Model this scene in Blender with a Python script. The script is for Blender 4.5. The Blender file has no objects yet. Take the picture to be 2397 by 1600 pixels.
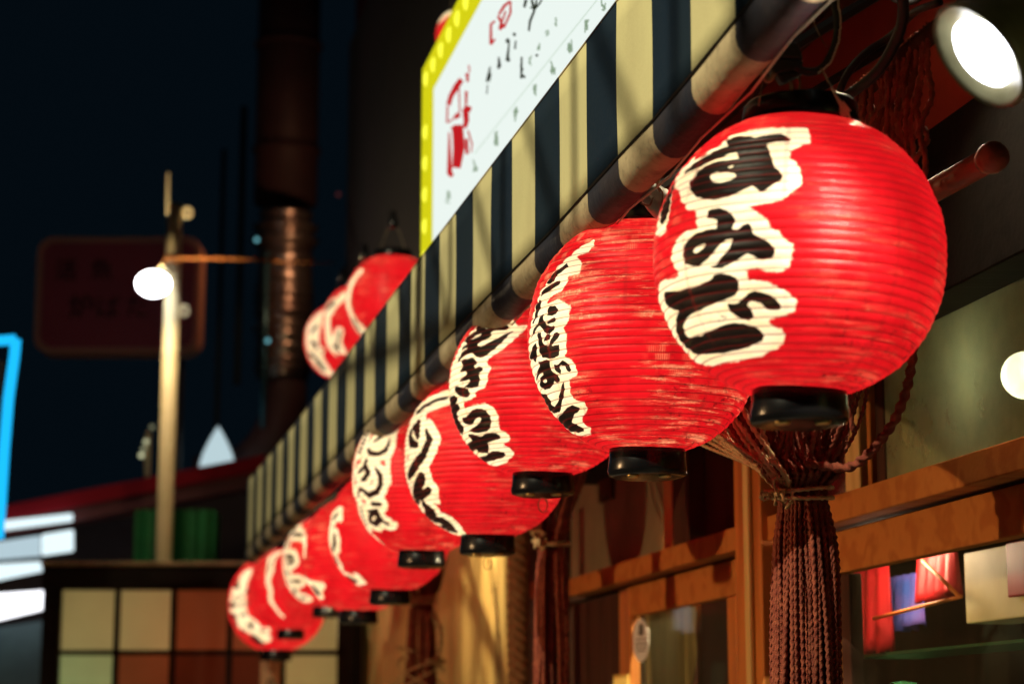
import bpy, math, random
import numpy as np
from mathutils import Vector
random.seed(7); rng = np.random.default_rng(7)
sc = bpy.context.scene
col = sc.collection

# ------------------------------------------------------------------ camera, world, exposure
FPX, CX, CY = 4800.0, 1198.5, 800.0
PITCH = math.atan2(1710 - 800, FPX)
CAM = np.array([0.0, 0.0, 1.5])
RIGHT = np.array([1.0, 0, 0]); FWD = np.array([0, math.cos(PITCH), math.sin(PITCH)]); UP = np.array([0, -math.sin(PITCH), math.cos(PITCH)])
cd = bpy.data.cameras.new('camera'); cam = bpy.data.objects.new('camera', cd); col.objects.link(cam)
cam.location = CAM; cam.rotation_euler = (math.pi / 2 + PITCH, 0, 0)
cd.sensor_width = 36; cd.lens = 36 * FPX / 2397; cd.clip_start = 0.1; cd.clip_end = 400
cd.dof.use_dof = True; cd.dof.focus_distance = 3.95; cd.dof.aperture_fstop = 3.4
sc.camera = cam
w = bpy.data.worlds.new("World"); sc.world = w; w.use_nodes = True
bg = w.node_tree.nodes['Background']; bg.inputs['Color'].default_value = (0.0011, 0.0032, 0.0054, 1); bg.inputs['Strength'].default_value = 1.0
sc.view_settings.view_transform = 'Standard'; sc.view_settings.look = 'None'
sc.view_settings.exposure = 0; sc.view_settings.gamma = 1; sc.view_settings.use_curve_mapping = False
sc.cycles.max_bounces = 7; sc.cycles.diffuse_bounces = 3; sc.cycles.glossy_bounces = 3; sc.cycles.transmission_bounces = 5
sc.cycles.transparent_max_bounces = 8; sc.cycles.sample_clamp_indirect = 3.0; sc.cycles.caustics_reflective = False; sc.cycles.caustics_refractive = False

# ------------------------------------------------------------------ frames of reference
_d = FWD + RIGHT * ((200 - CX) / FPX) - UP * ((1710 - CY) / FPX)
D = _d / np.linalg.norm(_d); D[2] = 0; D /= np.linalg.norm(D)       # along the street, away
N = np.array([D[1], -D[0], 0.0])                                      # towards the shop wall
Z = np.array([0, 0, 1.0])
def ray(x, y): return FWD + RIGHT * ((x - CX) / FPX) - UP * ((y - CY) / FPX)
def P(x, y, d): return CAM + ray(x, y) * d
def on_b(x, y, b):                                                    # point on the wall-parallel plane b
    r = ray(x, y); return CAM + r * (b / r.dot(N))
def az(x, y, b):
    p = on_b(x, y, b); return p.dot(D), p[2]
def on_y(x, y, Y):
    r = ray(x, y); return CAM + r * (Y / r[1])
def W(a, b, z): return D * a + N * b + Z * z

# ------------------------------------------------------------------ mesh helpers
BASE = {}
class MB:
    def __init__(s): s.v = []; s.f = []; s.m = []; s.n = 0
    def add(s, V, F, m=0):
        V = np.asarray(V, float).reshape(-1, 3); s.v.append(V)
        for f in F: s.f.append(tuple(i + s.n for i in f)); s.m.append(m)
        s.n += len(V); return s
    def hexa(s, P8, m=0):      # 8 corners: bottom 4 ccw, top 4 ccw
        return s.add(P8, [(0, 3, 2, 1), (4, 5, 6, 7), (0, 1, 5, 4), (1, 2, 6, 5), (2, 3, 7, 6), (3, 0, 4, 7)], m)
    def sbox(s, a0, a1, b0, b1, z0, z1, m=0):   # box in street frame
        return s.hexa([W(a0, b0, z0), W(a0, b1, z0), W(a1, b1, z0), W(a1, b0, z0), W(a0, b0, z1), W(a0, b1, z1), W(a1, b1, z1), W(a1, b0, z1)], m)
    def wbox(s, x0, x1, y0, y1, z0, z1, m=0):
        return s.hexa([(x0, y0, z0), (x1, y0, z0), (x1, y1, z0), (x0, y1, z0), (x0, y0, z1), (x1, y0, z1), (x1, y1, z1), (x0, y1, z1)], m)
    def ybox(s, px0, px1, py0, py1, Y, t, m=0):  # box facing the viewer's street, from traced corners at distance Y
        yr = (py0 + min(py1, 1600)) / 2; return s.wbox(on_y(px0, yr, Y)[0], on_y(px1, yr, Y)[0], Y, Y + t, on_y(px0, py1, Y)[2], on_y(px1, py0, Y)[2], m)
    def tube(s, pts, r, seg=8, m=0, cap=True, lobes=0, pitch=0.03, phase=0.0):
        pts = np.asarray(pts, float); n = len(pts)
        rr = np.full(n, r) if np.isscalar(r) else np.asarray(r, float)
        t = np.gradient(pts, axis=0); t /= np.linalg.norm(t, axis=1)[:, None] + 1e-12
        u = np.cross(t[0], [0, 0, 1.0]);
        if np.linalg.norm(u) < .1: u = np.cross(t[0], [1.0, 0, 0])
        u /= np.linalg.norm(u); ang = np.arange(seg) / seg * 2 * math.pi; V = []; dist = 0
        for i in range(n):
            u = u - t[i] * u.dot(t[i]); u /= np.linalg.norm(u); v = np.cross(t[i], u)
            if i: dist += np.linalg.norm(pts[i] - pts[i - 1])
            tw = phase + dist / pitch * 2 * math.pi if lobes else 0
            k = 1 + (.28 * np.cos(lobes * ang) if lobes else 0)
            V.append(pts[i] + rr[i] * (k * np.cos(ang + tw))[:, None] * u + rr[i] * (k * np.sin(ang + tw))[:, None] * v)
        F = [(i * seg + j, i * seg + (j + 1) % seg, (i + 1) * seg + (j + 1) % seg, (i + 1) * seg + j) for i in range(n - 1) for j in range(seg)]
        if cap: F += [tuple(range(seg))[::-1], tuple((n - 1) * seg + j for j in range(seg))]
        return s.add(np.concatenate(V), F, m)
    def lathe(s, prof, c, axis=Z, seg=32, m=0, closed=False):   # prof: (r, h) list
        axis = np.asarray(axis, float) / np.linalg.norm(axis); u = np.cross(axis, [0, 0, 1.0])
        if np.linalg.norm(u) < .1: u = np.array([1.0, 0, 0])
        u /= np.linalg.norm(u); v = np.cross(axis, u); V = []
        for r, h in prof:
            for j in range(seg):
                a = 2 * math.pi * j / seg; V.append(np.asarray(c) + axis * h + r * (math.cos(a) * u + math.sin(a) * v))
        n = len(prof)
        F = [(i * seg + j, i * seg + (j + 1) % seg, (i + 1) * seg + (j + 1) % seg, (i + 1) * seg + j) for i in range(n - 1 if not closed else n) for j in range(seg)] if not closed else \
            [(i * seg + j, i * seg + (j + 1) % seg, ((i + 1) % n) * seg + (j + 1) % seg, ((i + 1) % n) * seg + j) for i in range(n) for j in range(seg)]
        if not closed: F += [tuple(range(seg))[::-1], tuple((n - 1) * seg + j for j in range(seg))]
        return s.add(V, F, m)
    def build(s, name, mats, parent=None, smooth=False, bevel=0, base=None):
        if not isinstance(mats, (list, tuple)): mats = [mats]
        V = np.concatenate(s.v)
        if parent is not None: base = BASE[parent.name]
        elif base is None: base = np.array([(V[:, 0].min() + V[:, 0].max()) / 2, (V[:, 1].min() + V[:, 1].max()) / 2, V[:, 2].min()])
        me = bpy.data.meshes.new(name); me.from_pydata((V - base).tolist(), [], s.f)
        for mt in mats: me.materials.append(mt)
        if len(mats) > 1: me.polygons.foreach_set('material_index', s.m)
        if smooth: me.polygons.foreach_set('use_smooth', [True] * len(s.f))
        me.validate(); me.update()
        o = bpy.data.objects.new(name, me); col.objects.link(o); BASE[o.name] = np.array(base)
        if parent is not None: o.parent = parent
        else: o.location = base
        if bevel:
            bv = o.modifiers.new('bevel', 'BEVEL'); bv.width = bevel; bv.segments = 2; bv.limit_method = 'ANGLE'
        return o
def tag(o, label, cat, group=None, kind=None):
    if kind: o['kind'] = kind
    if label: o['label'] = label
    if cat: o['category'] = cat
    if group: o['group'] = group
    return o
def thing(name, base, label, cat, group=None):
    o = bpy.data.objects.new(name, None); col.objects.link(o); o.location = base; o.empty_display_size = .1
    BASE[o.name] = np.array(base, float); return tag(o, label, cat, group)
def curve_pts(ctrl, n=40):     # Catmull-Rom through control points
    c = np.asarray(ctrl, float); c = np.vstack([2 * c[0] - c[1], c, 2 * c[-1] - c[-2]]); out = []
    k = len(c) - 3; per = max(2, n // k)
    for i in range(k):
        p0, p1, p2, p3 = c[i:i + 4]
        for t in np.linspace(0, 1, per, endpoint=False):
            out.append(.5 * ((2 * p1) + (p2 - p0) * t + (2 * p0 - 5 * p1 + 4 * p2 - p3) * t * t + (3 * p1 - p0 - 3 * p2 + p3) * t ** 3))
    out.append(c[-2]); return np.array(out)

# ------------------------------------------------------------------ materials
def nodes(name):
    m = bpy.data.materials.new(name); m.use_nodes = True; nt = m.node_tree; nt.nodes.clear()
    return m, nt, (lambda t, **k: _n(nt, t, **k)), (lambda a, b: nt.links.new(a, b))
def _n(nt, t, **k):
    n = nt.nodes.new(t)
    for a, v in k.items():
        if a.startswith('i_'):
            key = a[2:]; n.inputs[int(key) if key.isdigit() else key.replace('_', ' ')].default_value = v
        else: setattr(n, a, v)
    return n
def c4(c): return (c[0], c[1], c[2], 1)
def M(name, c, rough=.6, metal=0, spec=.4, c2=None, scale=8, stretch=(1, 1, 1), lo=.35, hi=.7, bump=0, bscale=None, em=None, es=0, dirt=0, detail=6):
    m, nt, n, L = nodes(name)
    out = n('ShaderNodeOutputMaterial'); b = n('ShaderNodeBsdfPrincipled', i_Roughness=rough, i_Metallic=metal); b.inputs['Specular IOR Level'].default_value = spec
    L(b.outputs[0], out.inputs[0]); b.inputs['Base Color'].default_value = c4(c)
    tc = n('ShaderNodeTexCoord'); mp = n('ShaderNodeMapping'); mp.inputs['Scale'].default_value = stretch; L(tc.outputs['Object'], mp.inputs[0])
    if c2 is not None:
        no = n('ShaderNodeTexNoise', i_Scale=scale, i_Detail=detail, i_Roughness=.6); L(mp.outputs[0], no.inputs['Vector'])
        mr = n('ShaderNodeMapRange'); mr.inputs[1].default_value = lo; mr.inputs[2].default_value = hi; L(no.outputs[0], mr.inputs[0])
        mx = n('ShaderNodeMix', data_type='RGBA'); mx.inputs[6].default_value = c4(c); mx.inputs[7].default_value = c4(c2)
        L(mr.outputs[0], mx.inputs[0]); last = mx.outputs[2]
        if dirt:
            n2 = n('ShaderNodeTexNoise', i_Scale=scale * 3.1, i_Detail=8, i_Roughness=.75); L(tc.outputs['Object'], n2.inputs['Vector'])
            r2 = n('ShaderNodeMapRange'); r2.inputs[1].default_value = .52; r2.inputs[2].default_value = .72; r2.inputs[4].default_value = dirt; L(n2.outputs[0], r2.inputs[0])
            m2 = n('ShaderNodeMix', data_type='RGBA'); m2.inputs[7].default_value = (.03, .02, .012, 1); L(r2.outputs[0], m2.inputs[0]); L(last, m2.inputs[6]); last = m2.outputs[2]
        L(last, b.inputs['Base Color'])
        rr = n('ShaderNodeMapRange'); rr.inputs[3].default_value = rough * .8; rr.inputs[4].default_value = min(1, rough * 1.25); L(no.outputs[0], rr.inputs[0]); L(rr.outputs[0], b.inputs['Roughness'])
    if bump:
        nb = n('ShaderNodeTexNoise', i_Scale=bscale or scale * 4, i_Detail=5); L(mp.outputs[0], nb.inputs['Vector'])
        bp = n('ShaderNodeBump', i_Strength=bump); bp.inputs['Distance'].default_value = .01; L(nb.outputs[0], bp.inputs['Height']); L(bp.outputs[0], b.inputs['Normal'])
    if em is not None:
        b.inputs['Emission Color'].default_value = c4(em); b.inputs['Emission Strength'].default_value = es
    return m
def wood(name, light, dark, axis='a', rough=.45, spec=.4, grain=22):
    m, nt, n, L = nodes(name)
    out = n('ShaderNodeOutputMaterial'); b = n('ShaderNodeBsdfPrincipled', i_Roughness=rough); b.inputs['Specular IOR Level'].default_value = spec; L(b.outputs[0], out.inputs[0])
    tc = n('ShaderNodeTexCoord'); mp = n('ShaderNodeMapping'); L(tc.outputs['Object'], mp.inputs[0])
    mp.inputs['Rotation'].default_value = (0, 0, -math.atan2(D[1], D[0])) if axis == 'a' else (0, 0, 0)
    mp.inputs['Scale'].default_value = (.35, 3, 3) if axis == 'a' else (3, 3, .25)
    no = n('ShaderNodeTexNoise', i_Scale=3.0, i_Detail=2, i_Distortion=.25); L(mp.outputs[0], no.inputs['Vector'])
    mu = n('ShaderNodeMath', operation='MULTIPLY', i_1=float(grain)); L(no.outputs[0], mu.inputs[0])
    sn = n('ShaderNodeMath', operation='SINE'); L(mu.outputs[0], sn.inputs[0])
    mr = n('ShaderNodeMapRange'); mr.inputs[1].default_value = -.6; mr.inputs[2].default_value = 1.3; L(sn.outputs[0], mr.inputs[0])
    f2 = n('ShaderNodeTexNoise', i_Scale=24.0, i_Detail=6); L(mp.outputs[0], f2.inputs['Vector'])
    av = n('ShaderNodeMath', operation='MULTIPLY_ADD', i_1=.5); L(f2.outputs[0], av.inputs[0]); L(mr.outputs[0], av.inputs[2])
    av2 = n('ShaderNodeMath', operation='MULTIPLY', i_1=.68); L(av.outputs[0], av2.inputs[0])
    mx = n('ShaderNodeMix', data_type='RGBA'); mx.inputs[6].default_value = c4(light); mx.inputs[7].default_value = c4(dark); L(av2.outputs[0], mx.inputs[0])
    L(mx.outputs[2], b.inputs['Base Color'])
    bp = n('ShaderNodeBump', i_Strength=.25); bp.inputs['Distance'].default_value = .004; L(f2.outputs[0], bp.inputs['Height']); L(bp.outputs[0], b.inputs['Normal'])
    return m
def emit(name, c, s):
    m, nt, n, L = nodes(name); out = n('ShaderNodeOutputMaterial'); e = n('ShaderNodeEmission', i_Strength=s); e.inputs[0].default_value = c4(c); L(e.outputs[0], out.inputs[0]); return m
def glass(name, tint=(.9, .95, .85), clear=.8, rough=.02, haze=(.3, .32, .2)):
    m, nt, n, L = nodes(name); out = n('ShaderNodeOutputMaterial')
    t = n('ShaderNodeBsdfTransparent'); t.inputs[0].default_value = c4(tint)
    d = n('ShaderNodeBsdfDiffuse'); d.inputs[0].default_value = c4(haze)
    tr = n('ShaderNodeBsdfTranslucent'); tr.inputs[0].default_value = c4(haze)
    dd = n('ShaderNodeMixShader', i_0=.5); L(d.outputs[0], dd.inputs[1]); L(tr.outputs[0], dd.inputs[2])
    tc = n('ShaderNodeTexCoord'); no = n('ShaderNodeTexNoise', i_Scale=2.5, i_Detail=9, i_Roughness=.65); L(tc.outputs['Object'], no.inputs['Vector'])
    mr = n('ShaderNodeMapRange'); mr.inputs[1].default_value = .3; mr.inputs[2].default_value = .7; mr.inputs[3].default_value = 1 - clear - .5 * (1 - clear); mr.inputs[4].default_value = min(1, 1 - clear + .5 * (1 - clear)); L(no.outputs[0], mr.inputs[0])
    mx = n('ShaderNodeMixShader'); L(mr.outputs[0], mx.inputs[0]); L(t.outputs[0], mx.inputs[1]); L(dd.outputs[0], mx.inputs[2])
    g = n('ShaderNodeBsdfGlossy', i_Roughness=rough); fr = n('ShaderNodeFresnel', i_IOR=1.15); ge = n('ShaderNodeNewGeometry'); bf = n('ShaderNodeMath', operation='SUBTRACT', i_0=1.0); L(ge.outputs['Backfacing'], bf.inputs[1]); f0 = n('ShaderNodeMath', operation='MULTIPLY', i_1=.4); L(fr.outputs[0], f0.inputs[0]); ff = n('ShaderNodeMath', operation='MULTIPLY'); L(f0.outputs[0], ff.inputs[0]); L(bf.outputs[0], ff.inputs[1])
    m2 = n('ShaderNodeMixShader'); L(ff.outputs[0], m2.inputs[0]); L(mx.outputs[0], m2.inputs[1]); L(g.outputs[0], m2.inputs[2]); L(m2.outputs[0], out.inputs[0]); return m

def paper_material(name, red=(.60, .008, .017), patch=.5):
    m, nt, n, L = nodes(name); out = n('ShaderNodeOutputMaterial'); tc = n('ShaderNodeTexCoord')
    def math_(op, a, b=None, c=None):
        x = n('ShaderNodeMath', operation=op)
        for i, v in enumerate((a, b, c)):
            if v is None: continue
            if isinstance(v, (int, float)): x.inputs[i].default_value = v
            else: L(v, x.inputs[i])
        return x.outputs[0]
    def rng_(v, a, b, c=0., d=1.):
        x = n('ShaderNodeMapRange'); x.interpolation_type = 'SMOOTHSTEP'
        for i, q in zip((1, 2, 3, 4), (a, b, c, d)): x.inputs[i].default_value = q
        L(v, x.inputs[0]); return x.outputs[0]
    def noise(scale, st=(1, 1, 1), det=4, ro=.6):
        mp = n('ShaderNodeMapping'); mp.inputs['Scale'].default_value = st; L(tc.outputs['Object'], mp.inputs[0])
        x = n('ShaderNodeTexNoise', i_Scale=scale, i_Detail=det, i_Roughness=ro); L(mp.outputs[0], x.inputs['Vector']); return x.outputs[0]
    def mix(f, a, b):
        x = n('ShaderNodeMix', data_type='RGBA')
        for i, v in ((0, f), (6, a), (7, b)):
            if isinstance(v, tuple): x.inputs[i].default_value = c4(v)
            elif isinstance(v, (int, float)): x.inputs[i].default_value = v
            else: L(v, x.inputs[i])
        return x.outputs[2]
    def attr(a): x = n('ShaderNodeAttribute', attribute_name=a); return x.outputs['Fac']
    ink, halo, rib, seam, hgt = attr('ink'), attr('halo'), attr('rib'), attr('seam'), attr('height')
    nf = noise(55, det=3); ns = noise(9, (1.6, 1.6, 9), 5, .7); nb = noise(5, det=2); nv = noise(150, (1, 1, .35), 2)
    ink2 = math_('MULTIPLY_ADD', math_('SUBTRACT', nf, .5), .0045, ink); inkm = rng_(ink2, -.0007, .0007, 1, 0)
    h2 = math_('MULTIPLY_ADD', math_('SUBTRACT', ns, .5), .012, math_('MULTIPLY_ADD', math_('SUBTRACT', nv, .5), .006, halo)); halm = rng_(h2, -.0016, .0016, 1, 0)
    # red paint: brushed, thin in places
    streak = rng_(noise(7, (1.2, 1.2, 11), 6, .75), .50, .66); patchm = rng_(nb, .40, .58); scr = rng_(nv, .5, .75)
    thin = math_('MULTIPLY', math_('MULTIPLY', streak, patchm), math_('MULTIPLY_ADD', scr, .5, .35)); thin = math_('MULTIPLY', thin, patch * 1.6)
    base = mix(rng_(noise(14, det=3), .35, .7), red, (red[0] * .80, red[1] * .7, red[2] * .7))
    base = mix(math_('MULTIPLY', rng_(noise(26, (1, 1, 1.6), 7, .75), .5, .72), .5), base, (red[0] * .62, red[1] * .5, red[2] * .5))
    base = mix(thin, base, (.90, .50, .30))
    cv = n('ShaderNodeCombineXYZ'); L(math_('MULTIPLY', attr('around'), 34.), cv.inputs[0]); L(math_('MULTIPLY', attr('row'), 2.37), cv.inputs[1])
    bl = n('ShaderNodeTexNoise', i_Scale=1.0, i_Detail=1.0); L(cv.outputs[0], bl.inputs['Vector'])
    tick = math_('MULTIPLY_ADD', math_('SINE', math_('MULTIPLY_ADD', nf, 9., math_('MULTIPLY', attr('around'), 1500.))), .3, .5)
    blocks = math_('MULTIPLY', math_('MULTIPLY', rng_(bl.outputs[0], .50, .72), tick), math_('MULTIPLY', rng_(noise(4, det=2), .45, .60), patch))
    base = mix(math_('MULTIPLY', blocks, math_('MULTIPLY', rng_(hgt, -.85, .1), .75)), base, (.90, .52, .30))
    papr = mix(rng_(noise(20, (1, 1, 3)), .3, .8), (.92, .91, .72), (.88, .82, .54))
    c = mix(halm, base, papr)
    inkc = mix(math_('MULTIPLY', rng_(ns, .55, .75), .5), (.008, .006, .005), (.07, .05, .02))
    c = mix(inkm, c, inkc)
    # hoop shadow lines, gore seams, soot
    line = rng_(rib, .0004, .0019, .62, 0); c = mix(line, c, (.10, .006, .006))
    sm = math_('MULTIPLY', rng_(seam, .001, .006, .35, 0), rng_(nb, .35, .6)); c = mix(sm, c, (.25, .01, .01))
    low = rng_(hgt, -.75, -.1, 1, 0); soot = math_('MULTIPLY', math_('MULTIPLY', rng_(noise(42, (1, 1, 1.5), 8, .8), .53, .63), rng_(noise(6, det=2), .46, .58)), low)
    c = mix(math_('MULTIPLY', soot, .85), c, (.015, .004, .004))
    p = n('ShaderNodeBsdfPrincipled', i_Roughness=.38); p.inputs['Specular IOR Level'].default_value = .35; L(c, p.inputs['Base Color'])
    cr = noise(90, (1, 1, .6), 5); bp = n('ShaderNodeBump', i_Strength=.35); bp.inputs['Distance'].default_value = .003; L(cr, bp.inputs['Height']); L(bp.outputs[0], p.inputs['Normal'])
    t = n('ShaderNodeBsdfTranslucent'); L(c, t.inputs[0])
    ms = n('ShaderNodeMixShader', i_0=.55); L(p.outputs[0], ms.inputs[1]); L(t.outputs[0], ms.inputs[2]); L(ms.outputs[0], out.inputs[0]); return m

MAT = dict(
    black=M('black_lacquer', (.004, .004, .005), .24, spec=.28, c2=(.007, .006, .006), scale=12),
    rubber=M('black_rubber', (.012, .011, .011), .55),
    brass=M('brass', (.6, .42, .16), .35, metal=1),
    wire=M('dusty_wire', (.30, .22, .12), .6, c2=(.08, .05, .03), scale=60),
    dust=M('dusty_web', (.75, .7, .55), .9),
    cream=M('cream_canvas', (.60, .53, .27), .75, c2=(.50, .43, .22), scale=5, stretch=(1, 1, .4), bump=.15, bscale=300),
    navy=M('navy_canvas', (.008, .017, .032), .9, spec=.1, c2=(.011, .020, .03), scale=5, stretch=(1, 1, .4), bump=.15, bscale=300),
    creampipe=M('soiled_dimmed_cream_canvas', (.44, .34, .20), .6, c2=(.26, .19, .11), scale=9, dirt=.8, bump=.3, bscale=40),  # soiling, with the roll's dim look also darkened into the base colour
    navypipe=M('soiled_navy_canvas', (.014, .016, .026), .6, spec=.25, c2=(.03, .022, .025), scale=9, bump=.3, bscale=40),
    hem=M('hem_thread', (.02, .015, .01), .8),
    steel=M('galvanised_steel', (.35, .34, .31), .4, metal=.7, c2=(.2, .19, .17), scale=12),
    woodo=wood('orange_cedar', (.50, .185, .045), (.36, .11, .026), 'a', rough=.75, spec=.06),
    woodv=wood('orange_cedar_upright', (.58, .20, .04), (.30, .08, .016), 'z'),
    woody=wood('yellow_pine', (.72, .50, .19), (.50, .30, .09), 'z', rough=.6),
    woodd=wood('dark_stained_wood', (.075, .032, .02), (.04, .018, .012), 'z', rough=.75, spec=.12),
    woodb=wood('black_brown_beam', (.014, .010, .008), (.008, .006, .005), 'a', rough=.8, spec=.1),
    plaster=M('olive_plaster', (.24, .21, .12), .8, c2=(.16, .14, .08), scale=3, bump=.2),
    rope=M('red_brown_rope', (.15, .030, .020), .85, spec=.2, c2=(.27, .075, .040), scale=40, bump=.4, bscale=220),
    ropel=M('straw_and_lit_rope', (.62, .46, .24), .85, c2=(.40, .22, .10), scale=40, bump=.4, bscale=220),  # straw colour; on the fan strands it stands in for lit rope
    pane=glass('dusty_green_glass', (.85, .88, .68), .45, .12, (.46, .48, .28)),
    clear=glass('clear_glass', (.95, .96, .93), .96, .02),
    polec=M('cream_painted_pole', (.68, .58, .34), .5, c2=(.6, .5, .28), scale=6),
    dark=M('dark_facade', (.006, .006, .009), .9, spec=.1, c2=(.009, .007, .011), scale=1.2),
    duct=M('duct_metal', (.35, .30, .25), .3, metal=.9, c2=(.2, .12, .1), scale=5, bump=.2),
    ductd=M('painted_duct', (.07, .03, .03), .6, c2=(.04, .02, .02), scale=3),
    asphalt=M('asphalt', (.045, .045, .047), .85, c2=(.06, .06, .06), scale=30, bump=.4),
    concrete=M('concrete', (.28, .27, .25), .85, c2=(.2, .19, .18), scale=6, bump=.2),
    white=M('white_paint', (.75, .75, .72), .5),
    red=M('red_paint', (.42, .012, .016), .45, c2=(.3, .01, .012), scale=5),
    green=M('green_tarp', (.015, .16, .05), .6, c2=(.01, .10, .03), scale=6, bump=.3),
    oran=M('orange_plastic', (.75, .22, .04), .5),
    blue=M('blue_cloth', (.05, .12, .55), .6, c2=(.25, .12, .5), scale=12),
)
def light(kind, loc, power, color, parent=None, **k):
    ld = bpy.data.lights.new(kind.lower() + '_light', kind); ld.energy = power; ld.color = color
    for a, v in k.items(): setattr(ld, a, v)
    o = bpy.data.objects.new('lamp_or_fill_glow', ld); col.objects.link(o)
    if parent is not None: o.parent = parent; o.location = np.asarray(loc) - BASE[parent.name]
    else: o.location = loc
    return o
def aim(o, d): o.rotation_euler = Vector(d).to_track_quat('-Z', 'Y').to_euler()

# ------------------------------------------------------------------ setting
g = MB(); g.wbox(-60, 60, -30, 160, -.3, 0); tag(g.build('ground', MAT['asphalt']), 'dark asphalt street beside the restaurant front', None, kind='structure')
g = MB(); g.sbox(-4, 30, .55, 6, 0.004, .12); tag(g.build('pavement', MAT['concrete'], bevel=.01), 'pale concrete pavement under the lantern row', None, kind='structure')

# ------------------------------------------------------------------ awning (striped canvas round a front bar)
KA = 4950.0
def sx(n): return 100 + 1 / (2167e-6 - 83.8e-6 * n)
crease = [(1900, -170), (1722.7, 48.5), (1619.4, 176), (1529, 283), (1446, 370), (1367, 457), (1300.5, 530.6), (1243, 591), (1191, 644), (1096, 743), (1017, 820), (953, 894), (873, 975), (805, 1048), (765.5, 1090), (731.6, 1124), (700.5, 1156), (644, 1213), (598.5, 1262), (565, 1300)]
crx = np.array([c[0] for c in crease][::-1]); cry = np.array([c[1] for c in crease][::-1])
def ycr(x): return float(np.interp(x, crx, cry)) if x < 1900 else -170 - (x - 1900) * 1.2
tpx = np.array([560, 576, 607, 678, 768, 979, 1050, 1378.7, 1440]); tpy = np.array([1140, 1122, 1087, 1000, 881, 600, 508, 73, -9])
def ytp(x): return float(np.interp(x, tpx, tpy)) if x < 1440 else -9 - (x - 1440) * 1.325
aw = thing('striped_awning', W(3, 1.3, 0), 'navy and cream striped awning with rolled front edge above the red lanterns', 'awning')
fab = MB(); pipe = MB(); roof = MB(); seam = MB()
ns = np.concatenate([np.arange(.7, 21.01, .1)]); prev = None
RP = .036
for n in ns:
    x = sx(n); d = KA / (x - 100); c = P(x, ycr(x), d); t = P(x, ytp(x), d)
    t = np.array([c[0], c[1], t[2]]) - N * .0; wav = .0015 * math.sin(n * 2.9) + .0008 * math.sin(n * 5.1)
    c = c + Z * 0; top = t
    rowf = [top + (c - top) * q + N * wav * math.sin(q * math.pi) for q in np.linspace(0, 1, 7)]
    cc = c + N * RP - Z * .026
    rowp = [c] + [cc + RP * (math.cos(a) * N + math.sin(a) * Z) * (1 + .03 * math.sin(n * 11 + a * 2)) for a in np.linspace(math.pi, math.pi * 2.25, 12)]
    if n < 17.3:
        pass
    bw = 1.78; ct = cc; toff = (bw - top.dot(N))
    rowr = [top + N * toff * q + Z * (.88 * toff * q) + Z * (-.03 * math.sin(q * math.pi)) for q in np.linspace(0, 1, 5)]
    row = (rowf, rowp, rowr)
    for k, mb in ((0, fab), (1, pipe), (2, roof)):
        L_ = len(row[k]); mb.add(row[k], [])
        if prev is not None:
            st = 0 if ((n - .05) % 1) < .5 else 1; o_ = mb.n - 2 * L_
            for i in range(L_ - 1): mb.f.append((o_ + i, o_ + i + 1, o_ + L_ + i + 1, o_ + L_ + i)); mb.m.append(st)
    if prev is not None:
        seam.tube([prev[0][-1] - N * .002, rowf[-1] - N * .002], .0018 + .0012 * random.random(), 4)
    prev = row
fo = fab.build('valance', [MAT['cream'], MAT['navy']], aw, smooth=True)
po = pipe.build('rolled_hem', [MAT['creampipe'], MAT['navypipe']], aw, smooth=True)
ro = roof.build('canopy', [M('lightened_roof_canvas', (.55, .42, .25), .8, c2=(.4, .3, .17), scale=4), M('lightened_navy_roof', (.10, .09, .10), .8, c2=(.06, .05, .06), scale=4)], aw, smooth=True)  # cream and navy lightened here to stand in for lantern light underneath
for o, th in ((fo, .003), (po, .003), (ro, .004)):
    m_ = o.modifiers.new('thickness', 'SOLIDIFY'); m_.thickness = th
seam.build('stitching', MAT['hem'], aw)
# frayed cloth tail under the roll and the steel front bar inside
bar = MB(); bp_ = []
for n in np.arange(.7, 21.01, .5):
    x = sx(n); d = KA / (x - 100); c = P(x, ycr(x), d); bp_.append(c + N * RP - Z * .026)
bar.tube(bp_, .028, 10); bar.build('front_bar', MAT['steel'], aw, smooth=True)
fr_ = MB()
fp = [p + N * (RP * .72) - Z * (RP * .78) for p in bp_]
fr_.tube([p + N * .006 * math.sin(i * 3.1) - Z * .002 for i, p in enumerate(fp)], .0022, 5); fr_.build('frayed_edge', MAT['dust'], aw)
for k in range(9):       # rafters under the canopy
    n_ = 3 + k * 2.1; x = sx(n_); d = KA / (x - 100); c = P(x, ycr(x), d); p0 = c + N * .08; r_ = MB()
    r_.tube([p0 + Z * .02, p0 + N * (1.70 - p0.dot(N)) + Z * .50], .011, 6); r_.build('rafter', MAT['rubber'], aw)
for b_, z_ in ((1.28, 2.86), (1.55, 3.06)):
    r_ = MB(); r_.sbox(1.6, 12.5, b_, b_ + .035, z_, z_ + .04); r_.build('purlin', MAT['woodd'], aw)

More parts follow.
